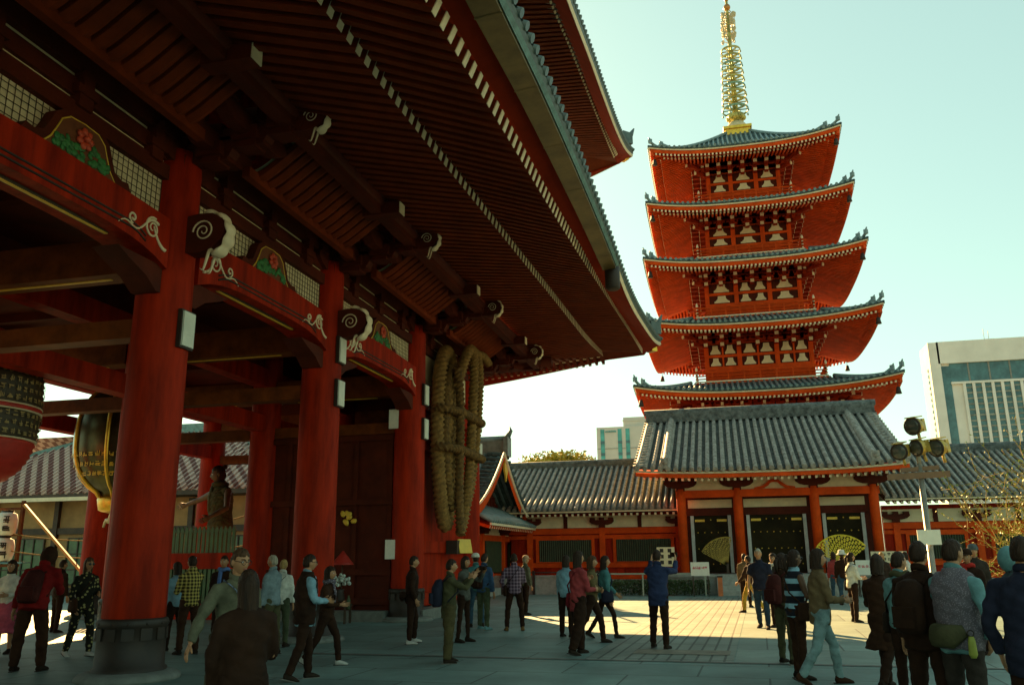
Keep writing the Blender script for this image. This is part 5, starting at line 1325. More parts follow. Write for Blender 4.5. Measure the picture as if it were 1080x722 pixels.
def twig(p, d, L, r, lev):
    pts = [p]; 
    for k in range(6):
        d = (d + V((q.gauss(0, 0.13), q.gauss(0, 0.13), q.gauss(0, 0.1)))).normalized(); p = p + d * L / 6; pts.append(p)
        if lev < 2 and k > 0:
            for _ in range(2 if lev == 0 else 1): twig(p, (d + V((q.gauss(0, 0.6), q.gauss(0, 0.6), q.gauss(0.1, 0.4)))).normalized(), L * 0.55, r * 0.55, lev + 1)
        if lev > 0:
            for _ in range(2):
                c = p + V((q.gauss(0, 0.03), q.gauss(0, 0.03), q.gauss(0, 0.03))); u = V((q.gauss(0, 1), q.gauss(0, 1), q.gauss(0, 1))).normalized(); w = u.cross(V((q.gauss(0, 1), q.gauss(0, 1), 1))).normalized(); z = q.uniform(0.02, 0.042)
                lf.add([c - u * z, c + w * z * 0.5, c + u * z, c - w * z * 0.5], [(0, 1, 2, 3)])
    b.tube(pts, [r * (1 - 0.7 * k / 6) for k in range(7)], 5)
for k in range(9):
    a = q.uniform(0, 2 * pi); twig(V((q.uniform(-0.25, 0.5), q.uniform(-0.3, 0.3), 0)), V((q.uniform(-0.45, 0.4), q.uniform(-0.3, 0.3), 1)).normalized(), q.uniform(1.7, 2.9), 0.022, 0)
b.build('branches', [mat('tan_twig', (0.42, 0.29, 0.07), 0.8, 0.2, 5)], BU); lf.build('leaves', [LEAF_B], BU)
PL = thing('planter', 'square stone planter holding the golden bush', 'planter', (7.1, 22.0, 0))
b = MB(); b.bb(-0.7, 0.8, -0.45, -0.35, 0, 0.5); b.bb(-0.7, 0.8, 0.35, 0.45, 0, 0.5); b.bb(-0.7, -0.6, -0.35, 0.35, 0, 0.5); b.bb(0.7, 0.8, -0.35, 0.35, 0, 0.5); b.build('stone_sides', [STONED], PL)
b = MB(); b.bb(-0.6, 0.7, -0.35, 0.35, 0.0, 0.42); b.build('soil', [DARKW], PL)
# ------------------------------------------------------------------ people
def cloth(name, col, kind=None, c2=None, scale=20.0, rough=0.85):
    if name in MATS: return MATS[name]
    col = tuple(c * (0.62 if max(col) < 0.5 else 0.85) for c in col)
    M = mat(name, col, rough, 0.2, 5, 0.6, 14, spec=0.15)
    if kind:
        nt = M.node_tree; N_ = nt.nodes; L_ = nt.links; b = N_['Principled BSDF']
        tc = N_.new('ShaderNodeTexCoord')
        mx = N_.new('ShaderNodeMix'); mx.data_type = 'RGBA'; mx.inputs[6].default_value = (*col, 1); mx.inputs[7].default_value = (*c2, 1)
        def wave(ax):
            s = N_.new('ShaderNodeSeparateXYZ'); L_.new(tc.outputs['Object'], s.inputs[0])
            m1 = N_.new('ShaderNodeMath'); m1.operation = 'MULTIPLY'; m1.inputs[1].default_value = scale; L_.new(s.outputs[ax], m1.inputs[0])
            m2 = N_.new('ShaderNodeMath'); m2.operation = 'FRACT'; L_.new(m1.outputs[0], m2.inputs[0])
            m3 = N_.new('ShaderNodeMath'); m3.operation = 'GREATER_THAN'; m3.inputs[1].default_value = 0.6; L_.new(m2.outputs[0], m3.inputs[0]); return m3
        if kind == 'plaid':
            a, c = wave(0), wave(2); m = N_.new('ShaderNodeMath'); m.operation = 'ADD'; L_.new(a.outputs[0], m.inputs[0]); L_.new(c.outputs[0], m.inputs[1])
            h = N_.new('ShaderNodeMath'); h.operation = 'MULTIPLY'; h.inputs[1].default_value = 0.5; L_.new(m.outputs[0], h.inputs[0]); f = h.outputs[0]
        elif kind == 'stripe': f = wave(2).outputs[0]
        else:
            v = N_.new('ShaderNodeTexVoronoi'); v.inputs['Scale'].default_value = scale; L_.new(tc.outputs['Object'], v.inputs['Vector'])
            g = N_.new('ShaderNodeMath'); g.operation = 'LESS_THAN'; g.inputs[1].default_value = 0.32; L_.new(v.outputs['Distance'], g.inputs[0]); f = g.outputs[0]
        L_.new(f, mx.inputs[0]); L_.new(mx.outputs[2], b.inputs['Base Color'])
    return M
SKIN = mat('skin', (0.40, 0.19, 0.085), 0.6, 0.06, 8); SKIND = mat('brown_skin', (0.13, 0.055, 0.022), 0.5, 0.06, 8)
HAIRB = mat('black_hair', (0.035, 0.016, 0.007), 0.6, 0.35, 26, 1.0, 60, spec=0.2, stretch=(1, 1, 0.12)); HAIRW = mat('brown_hair', (0.09, 0.04, 0.015), 0.6, 0.35, 26, 1.0, 60, spec=0.2, stretch=(1, 1, 0.12))
HAIRG = mat('grey_hair', (0.42, 0.36, 0.26), 0.6, 0.3, 26, 1.0, 60, spec=0.2, stretch=(1, 1, 0.12)); HAIRY = mat('fair_hair', (0.42, 0.26, 0.09), 0.6, 0.3, 26, 1.0, 60, spec=0.2, stretch=(1, 1, 0.12))
LIP = mat('lip', (0.34, 0.10, 0.07), 0.5); EYEW = mat('eye_white', (0.7, 0.65, 0.55), 0.3); LENS = mat('sun_lens', (0.015, 0.012, 0.01), 0.1)

TMP = bpy.data.scenes.new('workbench')
def remeshed(mb, name, mats, parent, vox, it=4, fac=0.5, puff=0.0, seed=0):
    me = mb.mesh(name, mats); o = bpy.data.objects.new(name, me); TMP.collection.objects.link(o)
    r = o.modifiers.new('r', 'REMESH'); r.mode = 'VOXEL'; r.voxel_size = vox; r.use_smooth_shade = True
    s = o.modifiers.new('s', 'SMOOTH'); s.iterations = it; s.factor = fac
    TMP.view_layers[0].update(); dg = TMP.view_layers[0].depsgraph
    nm = bpy.data.meshes.new_from_object(o.evaluated_get(dg)); nm.name = name
    o.modifiers.clear(); o.data = nm; bpy.data.meshes.remove(me); TMP.collection.objects.unlink(o); COL.objects.link(o)
    if puff:
        q = random.Random(seed); ph = [q.uniform(0, 6) for _ in range(6)]
        for v in nm.vertices:
            c = v.co; d = sin(c.z * 31 + 5 * sin(c.x * 9 + ph[0]) + ph[1]) * sin(c.x * 13 + c.y * 17 + ph[2]) + 0.6 * sin(c.z * 58 + c.x * 24 + ph[3] + 2 * sin(c.y * 21 + ph[4]))
            v.co = c + v.normal * (d * puff)
    for p in nm.polygons: p.use_smooth = True
    if not nm.materials: nm.materials.append(mats[0])
    o.parent = parent; return o

def adir(f, o, side):
    f, o = radians(f), radians(o)
    return V((side * sin(o), sin(f) * cos(o), -cos(f) * cos(o)))
ARMS = {'down': ((4, 9), (12, 3)), 'hip': ((-10, 25), (25, -20)), 'photo': ((62, 18), (140, -22)), 'hold': ((12, 10), (88, -25)), 'cross': ((15, 14), (70, -62)),
        'reach': ((18, 26), (12, 24)), 'swingf': ((22, 8), (48, 0)), 'swingb': ((-22, 8), (-6, 6)), 'pocket': ((-6, 16), (22, -8)), 'high': ((85, 12), (150, -5)), 'show': ((30, 12), (80, -5)), 'strap': ((20, 14), (130, -35))}
LEGS = {'stand': ((3, 0, 4), (-3, -5, 5)), 'wide': ((2, -1, 9), (2, -1, 9)), 'walk': ((24, 6, 2), (-16, -34, 2)), 'walk2': ((-16, -34, 2), (24, 6, 2)), 'shift': ((14, -4, 7), (-3, -3, 3)), 'step': ((14, 2, 3), (-10, -22, 3))}
HAND_OBJ = {}
def headgeo(mb, M4, k, hair_mi=1, female=False, glasses=None):
    nu, nv = 24, 18; R_ = (0.074 * k, 0.094 * k, 0.116 * k)
    def pt(th, ph):
        n = V((cos(th) * sin(ph), cos(th) * cos(ph), sin(th)))       # ph 0 = front
        x, y, z = n; s = 1.0
        px, py, pz = x * R_[0], y * R_[1], z * R_[2]
        if z < 0:
            px *= 1 - 0.30 * (-z) ** 1.3
            if y < 0: py *= 1 - 0.45 * (-z) ** 1.2
            else: py *= 1 + 0.06 * (-z)
        if y > 0.2:
            ex = 0.0
            ex += 0.026 * math.exp(-(x / 0.15) ** 2 - ((z + 0.22) / 0.13) ** 2) + 0.013 * math.exp(-(x / 0.11) ** 2 - ((z + 0.02) / 0.2) ** 2)
            for sx in (-1, 1): ex -= 0.011 * math.exp(-((x - sx * 0.40) / 0.19) ** 2 - ((z - 0.04) / 0.12) ** 2); ex += 0.004 * math.exp(-((x - sx * 0.55) / 0.2) ** 2 - ((z + 0.22) / 0.2) ** 2)
            ex += 0.004 * math.exp(-((z - 0.23) / 0.1) ** 2) + 0.007 * math.exp(-(x / 0.26) ** 2 - ((z + 0.50) / 0.07) ** 2) + 0.007 * math.exp(-(x / 0.22) ** 2 - ((z + 0.82) / 0.14) ** 2)
            py += ex * k
        return V((px, py, pz))
    P = [pt(-pi / 2 + 0.001 + (pi - 0.002) * j / nv, 2 * pi * i / nu) for j in range(nv + 1) for i in range(nu)]
    F = [(j * nu + i, j * nu + (i + 1) % nu, (j + 1) * nu + (i + 1) % nu, (j + 1) * nu + i) for j in range(nv) for i in range(nu)]
    F = [tuple(reversed(f)) for f in F]
    h = MB(); h.add(P, F, 0, True)
    for s in (-1, 1):
        h.ball((s * 0.073 * k, -0.006 * k, -0.008 * k), (0.012 * k, 0.022 * k, 0.033 * k), 0, 8, 6)
        e = V((s * 0.030 * k, 0.079 * k, 0.006 * k)); h.ball(e, (0.0135 * k, 0.010 * k, 0.008 * k), 2, 8, 6); h.ball(e + V((0, 0.0065 * k, 0)), 0.0062 * k, 1, 6, 5)
        h.tube([V((s * (0.014 + 0.035 * t) * k, (0.0925 - 0.018 * t * t) * k, (0.027 + 0.006 * sin(pi * t)) * k)) for t in [i / 4 for i in range(5)]], 0.0042 * k, 5, 1)
    h.ball((0, 0.088 * k, -0.056 * k), (0.024 * k, 0.012 * k, 0.0075 * k), 3, 8, 5)
    if glasses:
        for s in (-1, 1):
            c = V((s * 0.032 * k, 0.101 * k, 0.004 * k))
            if glasses == 'sun': h.ball(c, (0.029 * k, 0.008 * k, 0.023 * k), 4, 10, 6)
            else: h.tube([c + V((0.026 * k * cos(a), -0.004 * k * abs(cos(a)), 0.021 * k * sin(a))) for a in [2 * pi * i / 14 for i in range(14)]], 0.0026 * k, 4, 4, False, True, closed=True, up=(0, 1, 0))
            h.tube([c + V((s * 0.026 * k, 0, 0.006 * k)), V((s * 0.077 * k, 0.0, 0.008 * k))], 0.003 * k, 4, 4)
        h.tube([(-0.008 * k, 0.103 * k, 0.008 * k), (0.008 * k, 0.103 * k, 0.008 * k)], 0.003 * k, 4, 4)
    h.xf(M4); mb.join(h)
def hairgeo(k, style, seed):
    q = random.Random(seed); nu, nv = 26, 18; P = []
    drop = {'short': 0.0, 'crop': 0.0, 'bob': 0.035, 'long': 0.17, 'pony': 0.02, 'cap': 0, 'bun': 0.0, 'thin': 0.0}[style] * k
    R_ = (0.074 * k, 0.094 * k, 0.116 * k); g = {'short': 1.10, 'crop': 1.06, 'bob': 1.19, 'long': 1.15, 'pony': 1.13, 'cap': 1.0, 'bun': 1.13, 'thin': 1.05}[style]
    for j in range(nv + 1):
        th = -pi / 2 + 0.001 + (pi - 0.002) * j / nv
        for i in range(nu):
            ph = 2 * pi * i / nu; x, y, z = cos(th) * sin(ph), cos(th) * cos(ph), sin(th)
            line = 0.52 - 0.10 * abs(x); low = -0.42
            face = (y > 0.12 and z < line) or (abs(x) > 0.5 and y > 0.35 and z < line)
            if style in ('short', 'crop', 'thin'): face = face or (y > -0.15 and z < -0.05) or z < low - 0.15
            if style == 'thin': face = face or z > 0.62 and y > -0.3
            if style in ('bob', 'long'): face = (y > 0.42 and z < line) or (y > 0.25 and z < 0.25)
            if face: f = 0.90; p = V((x * R_[0] * f, y * R_[1] * f, z * R_[2] * f)); p.x *= 1 - 0.3 * max(0, -z)
            else:
                f = g + q.uniform(-0.03, 0.035) + 0.03 * sin(ph * 9 + 2 * th)
                p = V((x * R_[0] * f, y * R_[1] * f, z * R_[2] * (1.0 + (f - 1) * 0.75)))
                if z < 0 and drop:
                    hx = V((x, y, 0)); l = max(hx.length, 1e-4); t = -z
                    hh = hx / l; p.x = hh.x * R_[0] * f * (1.0 - 0.10 * t); p.y = hh.y * R_[1] * f * (1.0 - 0.12 * t) - 0.015 * k * t
                    p.z = -drop * t * 1.1 - 0.10 * k * t
            P.append(p)
    F = [tuple(reversed((j * nu + i, j * nu + (i + 1) % nu, (j + 1) * nu + (i + 1) % nu, (j + 1) * nu + i))) for j in range(nv) for i in range(nu)]
    h = MB(); h.add(P, F, 0, True); h.f.append(tuple(range(nu))); h.m.append(0); h.s.append(False)
    if style == 'pony':
        h.ball((0, -0.11 * k, 0.03 * k), 0.03 * k); h.tube([(0, -0.11 * k, 0.03 * k), (0, -0.16 * k, -0.03 * k), (0, -0.15 * k, -0.14 * k), (0, -0.13 * k, -0.22 * k)], [0.025 * k, 0.036 * k, 0.03 * k, 0.006 * k], 8)
    if style == 'bun': h.ball((0, -0.09 * k, 0.09 * k), (0.042 * k, 0.042 * k, 0.036 * k), 0, 10, 7)
    return h
def handgeo(mb, w, d, k, side, curl=0.5, up=V((0, 0, 1))):
    """palm and five fingers from the wrist w along d"""
    d = d.normalized(); n = V((side, 0, 0)) - d * d.x * side
    if n.length < 0.2: n = V((0, 0, 1)) - d * d.z
    n.normalize()                   # back of the hand faces outward
    a = n.cross(d).normalized()     # across the palm
    if a.z < 0 and abs(d.z) < 0.8: a = -a
    if a.y < 0 and abs(d.z) >= 0.8: a = -a    # thumb side
    mb.tube([w - d * 0.03 * k, w, w + d * 0.045 * k, w + d * 0.09 * k], [(0.020 * k, 0.026 * k), (0.016 * k, 0.027 * k), (0.017 * k, 0.039 * k), (0.014 * k, 0.038 * k)], 10, 0, True, True, up=n)
    for i, (off, ln, r) in enumerate(((0.030, 0.070, 0.0088), (0.010, 0.080, 0.0092), (-0.011, 0.074, 0.0088), (-0.030, 0.058, 0.0078))):
        p = w + d * 0.078 * k + a * off * k; pts = [p]; dd = d.copy()
        for s in range(3):
            ang = curl * (0.35 + 0.45 * s); dn = (d * cos(ang) - n * sin(ang)); p = p + dn * ln * k * (0.45, 0.32, 0.23)[s]; pts.append(p)
        mb.tube(pts, [r * k, r * k * 0.98, r * k * 0.88, r * k * 0.6], 7)
    p = w + d * 0.022 * k + a * 0.026 * k; t = (d * 0.7 + a * 0.62 - n * 0.35).normalized(); p2 = p + t * 0.042 * k; p3 = p2 + (t * 0.7 + d * 0.5 - n * 0.25).normalized() * 0.032 * k
    mb.tube([p, p2, p3], [0.0125 * k, 0.0105 * k, 0.007 * k], 7)

PN = [0]
def person(label, pos, face, h=1.65, lean=2, head=(0, 0), arms=('down', 'down'), legs='stand', top=None, topm=None, sleeve='long', hem=0.10, bottom='trousers', botm=None, shoe=None,
           hair='short', hairm=None, skin=None, female=False, wide=1.0, hat=None, hatm=None, bag=None, bagm=None, glasses=None, vest=None, inner=None, scarf=None, legw=1.0, hold=None, fine=False, curl=0.6, coat_len=0.0, group=None):
    PN[0] += 1; seed = PN[0]
    k = h / 1.72; skin = skin or SKIN; hairm = hairm or HAIRB; shoe = shoe or cloth('dark_shoe', (0.04, 0.025, 0.015))
    T = thing('person', label, 'person', (pos[0], pos[1], 0), radians(face), group)
    L_ = radians(lean); t = V((0, sin(L_), cos(L_))); pel = V((0, 0, 0.92 * k))
    sw = (0.166 if female else 0.184) * k * wide; hw = 0.092 * k
    # legs
    J = []
    for s, (a, c, o) in zip((-1, 1), LEGS[legs]):
        hip = pel + V((s * hw, 0, -0.03 * k)); kn = hip + adir(a, o, s) * 0.43 * k; an = kn + adir(c, o * 0.4, s) * 0.41 * k
        J.append((hip, kn, an, s, c))
    dz = 0.075 * k - min(j[2].z for j in J); off = V((0, 0, dz)); pel = pel + off
    J = [(a + off, b_ + off, c + off, s, q) for a, b_, c, s, q in J]
    tp = lambda s: pel + t * s * k
    hd = V((0, sin(L_ * 0.6 + radians(head[0])), cos(L_ * 0.6 + radians(head[0])))); nb = tp(0.52); hc = nb + hd * 0.165 * k + V((0, 0.018 * k, 0))
    HM = Matrix.Translation(hc) @ Matrix.Rotation(radians(head[1]), 4, 'Z') @ Matrix.Rotation(-(L_ * 0.6 + radians(head[0])) * 0.9, 4, 'X')
    A = []
    for s, nm in zip((-1, 1), arms):
        (f1, o1), (f2, o2) = ARMS[nm] if isinstance(nm, str) else nm
        sh = tp(0.43) + V((s * sw, 0, 0)); el = sh + adir(f1, o1, s) * 0.285 * k; wr = el + adir(f2, o2, s) * 0.25 * k
        A.append((sh, el, wr, s))
    S = [(-0.10, 0.155, 0.110), (0.0, 0.165, 0.118), (0.12, 0.142, 0.105), (0.27, 0.158, 0.118), (0.38, 0.168, 0.112), (0.435, 0.152, 0.095), (0.48, 0.108, 0.078), (0.515, 0.072, 0.062)]
    S = [(a, rx * wide * (0.94 if female else 1), ry * wide) for a, rx, ry in S]
    def torso(mb, s0, add, s1=9, mi=0):
        q = [(a, rx, ry) for a, rx, ry in S if s0 < a <= s1]
        q = [(s0, S[0][1] if s0 < 0 else 0.15 * wide, S[0][2] if s0 < 0 else 0.11 * wide)] + q
        mb.tube([tp(a) for a, _, _ in q], [((ry + add) * k, (rx + add) * k) for _, rx, ry in q], 18, mi, True, True, up=(0, 1, 0))
    # body: one continuous surface with the head and hands
    b = MB(); torso(b, -0.11, -0.004)
    b.tube([tp(0.44), nb - t * 0.01, nb + hd * 0.06 * k, hc - hd * 0.04 * k], [0.07 * k, 0.060 * k, 0.054 * k, 0.055 * k], 12)
    for sh, el, wr, s in A:
        b.tube([tp(0.44) + V((s * sw * 0.55, 0, 0)), sh, (sh + el) / 2, el, el + (wr - el) * 0.3, wr], [0.06 * k, 0.054 * k, 0.047 * k, 0.039 * k, 0.041 * k, 0.027 * k], 10)
    lw_ = 0.58 if bottom == 'trousers' else 1.0
    for hip, kn, an, s, c in J:
        b.tube([hip + V((0, 0, 0.06 * k)), hip, (hip + kn) / 2, kn, kn + (an - kn) * 0.3, an, an - V((0, 0, 0.03 * k))], [0.09 * k * lw_, 0.088 * k * lw_, 0.076 * k * lw_, 0.055 * k * lw_, 0.057 * k * lw_, 0.036 * k, 0.034 * k], 10)
    bh = MB(); headgeo(bh, HM, k, 1, female, glasses)
    for sh, el, wr, s in A: handgeo(bh, wr, wr - el, k, s, curl)
    o = remeshed(b, 'body', [skin], T, 0.026 if not fine else 0.018, 2)
    # join head and hands into the same mesh
    me = o.data; base = [tuple(v.co) for v in me.vertices]; fs = [tuple(p.vertices) for p in me.polygons]
    full = MB(); full.add(base, fs, 0, True); full.join(bh)
    o.data = full.mesh('body', [skin, hairm, EYEW, LIP, LENS if glasses else INK]); bpy.data.meshes.remove(me)
    body = o; vox = 0.026 if not fine else 0.017
    # top garment
    if topm:
        g = MB(); torso(g, -hem, 0.020)
        if coat_len:
            n = 6; P_ = [tp(-hem + 0.03) - V((0, 0, coat_len * k * i / n)) for i in range(n + 1)]
            g.tube(P_, [((0.135 + 0.012 * i) * k * wide, (0.180 + 0.014 * i) * k * wide) for i in range(n + 1)], 18, 0, True, True, up=(0, 1, 0))
        if sleeve != 'none':
            for sh, el, wr, s in A:
                end = el + (wr - el) * (0.93 if sleeve == 'long' else 0.45) if sleeve != 'short' else sh + (el - sh) * 0.75
                pts = [tp(0.44) + V((s * sw * 0.45, 0, 0)), sh + V((0, 0, -0.004)), (sh + el) / 2, el, end] if sleeve != 'short' else [tp(0.43) + V((s * sw * 0.5, 0, 0)), sh, end]
                g.tube(pts, [0.078 * k, 0.072 * k, 0.064 * k, 0.056 * k, 0.046 * k][:len(pts)] if sleeve != 'short' else [0.078 * k, 0.074 * k, 0.066 * k], 12)
        else:
            for sh, el, wr, s in A: g.tube([tp(0.43) + V((s * sw * 0.5, 0, 0)), sh], [0.076 * k, 0.064 * k], 12)
        g.tube([tp(0.46), nb + hd * 0.035 * k], [0.085 * k, 0.066 * k], 12)
        remeshed(g, top or 'jacket', [topm], T, vox, 5, 0.5, 0.006 * k, seed)
        if top != 'none':      # collar
            c_ = MB(); c_.tube([nb + V((0.068 * k * cos(a), 0.066 * k * sin(a) + 0.006 * k, 0.030 * k - 0.028 * k * sin(a))) for a in [2 * pi * i / 20 for i in range(20)]], [(0.030 * k, 0.010 * k)] * 20, 8, 0, False, True, closed=True, up=(0, 0, 1)); c_.build('collar', [topm], T)
    if vest:
        g = MB(); torso(g, -hem + 0.03, 0.044, 0.51)
        for sh, el, wr, s in A: g.tube([tp(0.43) + V((s * sw * 0.45, 0, 0)), sh + (tp(0.43) - sh) * 0.12], [0.104 * k, 0.098 * k], 12)
        g.tube([tp(0.42), nb + hd * 0.045 * k], [0.13 * k, 0.092 * k], 12)
        remeshed(g, 'vest', [vest], T, vox, 5, 0.5, 0.006 * k, seed + 50)
        if inner:       # open front shows the shirt
            g = MB(); g.tube([tp(0.49) + V((0, 0.105 * k, 0)), tp(0.30) + V((0, 0.152 * k, 0)), tp(0.1) + V((0, 0.145 * k, 0)), tp(-hem) + V((0, 0.145 * k, 0))], [(0.016 * k, 0.05 * k)] * 4, 10, 0, True, True, up=(0, 1, 0)); g.build('shirt_front', [inner], T)
    # bottom garment
    if bottom in ('trousers', 'shorts'):
        g = MB(); g.tube([tp(0.06), tp(0.0), tp(-0.05), tp(-0.11) ], [(0.118 * k * wide, 0.165 * k * wide), (0.130 * k * wide, 0.178 * k * wide), (0.130 * k, 0.180 * k), (0.10 * k, 0.15 * k)], 16, 0, True, True, up=(0, 1, 0))
        for hip, kn, an, s, c in J:
            e = an + V((0, 0, 0.0)) if bottom == 'trousers' else kn
            g.tube([hip + V((0, 0, 0.05 * k)), hip - V((0, 0, 0.03 * k)), (hip + kn) / 2, kn, kn + (e - kn) * 0.5, e] if bottom == 'trousers' else [hip + V((0, 0, 0.05 * k)), hip, (hip + kn) / 2, kn], ([0.10 * k, 0.10 * k, 0.088 * k * legw, 0.070 * k * legw, 0.066 * k * legw, 0.056 * k * legw] if bottom == 'trousers' else [0.1 * k, 0.1 * k, 0.092 * k, 0.085 * k]), 12)
        remeshed(g, 'trousers' if bottom == 'trousers' else 'shorts', [botm], T, vox, 4, 0.5, 0.005 * k, seed + 99)
    elif bottom == 'skirt':
        n = 8; g = MB(); ln = 0.62 * k
        P_ = [tp(0.06) - V((0, 0, ln * i / n)) for i in range(n + 1)]
        g.tube(P_, [((0.118 + 0.016 * i) * k, (0.16 + 0.018 * i) * k) for i in range(n + 1)], 24, 0, True, True, up=(0, 1, 0))
        remeshed(g, 'skirt', [botm], T, vox, 3, 0.5, 0.007 * k, seed + 99)
    for hip, kn, an, s, c in J:
        pit = -radians(max(0, -c - 6)) * 0.9
        g = MB(); g.tube([V((0, -0.055 * k, -0.035 * k)), V((0, -0.02 * k, -0.028 * k)), V((0, 0.06 * k, -0.034 * k)), V((0, 0.13 * k, -0.046 * k)), V((0, 0.175 * k, -0.054 * k))], [(0.036 * k, 0.036 * k), (0.050 * k, 0.040 * k), (0.042 * k, 0.046 * k), (0.029 * k, 0.048 * k), (0.016 * k, 0.030 * k)], 12, 0, True, True, up=(0, 0, 1))
        g.ball((0, -0.01 * k, 0.0), (0.042 * k, 0.052 * k, 0.05 * k)); 
        sl_ = MB(); sl_.tube([V((0, -0.085 * k, -0.066 * k)), V((0, -0.05 * k, -0.066 * k)), V((0, 0.12 * k, -0.066 * k)), V((0, 0.185 * k, -0.064 * k))], [(0.009 * k, 0.028 * k), (0.009 * k, 0.040 * k), (0.009 * k, 0.049 * k), (0.008 * k, 0.026 * k)], 10, 0, True, False, up=(0, 0, 1))
        M = Matrix.Translation(an) @ Matrix.Rotation(-s * 0.12, 4, 'Z') @ Matrix.Rotation(pit, 4, 'X')
        g.xf(M); sl_.xf(M); so2 = g.build('shoe', [shoe], T); sl_.build('sole', [cloth('pale_sole', (0.42, 0.40, 0.34)) if (seed % 3 == 0) else INK], so2)
    hg = hairgeo(k, hair, seed) if hair != 'none' else None
    if hg: hg.xf(HM); hg.build('hair', [hairm], T)
    if hat:
        g = MB()
        if hat == 'bucket': g.lathe([(0.175 * k, -0.01 * k), (0.17 * k, 0.0), (0.108 * k, 0.055 * k), (0.10 * k, 0.125 * k), (0.07 * k, 0.15 * k), (0.01, 0.155 * k)], (0, -0.005, 0), 22, 0)
        elif hat == 'cap':
            g.lathe([(0.104 * k, 0.035 * k), (0.104 * k, 0.07 * k), (0.085 * k, 0.12 * k), (0.04 * k, 0.145 * k), (0.005, 0.148 * k)], (0, 0, 0), 20, 0); g.tube([(0, 0.07 * k, 0.045 * k), (0, 0.13 * k, 0.043 * k), (0, 0.175 * k, 0.032 * k)], [(0.012 * k, 0.085 * k), (0.008 * k, 0.08 * k), (0.004 * k, 0.045 * k)], 12, 0, True, True, up=(0, 0, 1))
        elif hat == 'beanie': g.lathe([(0.100 * k, 0.02 * k), (0.106 * k, 0.03 * k), (0.104 * k, 0.07 * k), (0.08 * k, 0.125 * k), (0.03 * k, 0.15 * k), (0.004, 0.152 * k)], (0, -0.004, 0), 20, 0)
        elif hat == 'hood': g.ball((0, -0.025 * k, 0.0), (0.112 * k, 0.13 * k, 0.155 * k), 0, 16, 10)
        elif hat == 'shades': 
            for s in (-1, 1): g.ball((s * 0.032 * k, 0.085 * k, 0.105 * k), (0.028 * k, 0.018 * k, 0.018 * k), 0, 10, 6)
        g.xf(HM); g.build('hat' if hat != 'shades' else 'sunglasses', [hatm or LENS], T)
    if scarf:
        g = MB(); g.tube([nb + V((0.088 * k * cos(a), 0.085 * k * sin(a) + 0.01, 0.02 * k + 0.012 * sin(3 * a))) for a in [2 * pi * i / 18 for i in range(18)]], (0.038 * k), 8, 0, False, True, closed=True, up=(0, 0, 1))
        g.tube([nb + V((0.03 * k, 0.10 * k, 0)), tp(0.36) + V((0.03 * k, 0.15 * k, 0)), tp(0.16) + V((0.04 * k, 0.15 * k, 0))], [(0.02 * k, 0.04 * k)] * 3, 8, 0, True, True, up=(0, 1, 0)); g.build('scarf', [scarf], T)
    if bag:
        bm = bagm or cloth('dark_bag', (0.035, 0.02, 0.012)); g = MB(); st = MB()
        if bag == 'backpack':
            g.tube([tp(0.0) + V((0, -0.22 * k, 0)), tp(0.05) + V((0, -0.225 * k, 0)), tp(0.30) + V((0, -0.225 * k, 0)), tp(0.42) + V((0, -0.19 * k, 0)), tp(0.46) + V((0, -0.16 * k, 0))], [(0.07 * k, 0.12 * k), (0.10 * k, 0.145 * k), (0.10 * k, 0.145 * k), (0.075 * k, 0.12 * k), (0.02 * k, 0.05 * k)], 14, 0, True, True, up=(0, 1, 0))
            g.box(tp(0.14) + V((0, -0.325 * k, 0)), (0.20 * k, 0.05 * k, 0.18 * k))
            for s in (-1, 1): st.tube([tp(0.42) + V((s * 0.09 * k, -0.14 * k, 0)), tp(0.52) + V((s * 0.10 * k, -0.02 * k, 0)), tp(0.42) + V((s * 0.11 * k, 0.135 * k, 0)), tp(0.25) + V((s * 0.14 * k, 0.12 * k, 0)), tp(0.08) + V((s * 0.17 * k, -0.06 * k, 0))], [(0.010 * k, 0.026 * k)] * 5, 6, 0, True, True, up=(0, -0.3, 1))
        else:
            s = 1 if bag.endswith('r') else -1; z = -0.02
            c = tp(z) + V((s * 0.215 * k * wide, 0.03 * k if not bag.startswith('hip') else 0.0, 0))
            if bag.startswith('hip'): c = tp(0.03) + V((0, -0.17 * k, 0)); g.tube([c + V((-0.16 * k, 0.03 * k, 0.0)), c + V((-0.10 * k, -0.02 * k, -0.03 * k)), c + V((0.06 * k, -0.03 * k, -0.03 * k)), c + V((0.16 * k, 0.03 * k, 0.02 * k))], [(0.06 * k, 0.03 * k), (0.10 * k, 0.06 * k), (0.10 * k, 0.06 * k), (0.05 * k, 0.03 * k)], 10, 0, True, True, up=(0, 0, 1)); s = 1
            else: g.tube([c + V((0, 0, 0.11 * k)), c + V((0, 0, 0.08 * k)), c - V((0, 0, 0.10 * k)), c - V((0, 0, 0.14 * k))], [(0.10 * k, 0.03 * k), (0.125 * k, 0.045 * k), (0.14 * k, 0.055 * k), (0.12 * k, 0.035 * k)], 14, 0, True, True, up=(0, 1, 0))
            ly = 0.15 * k
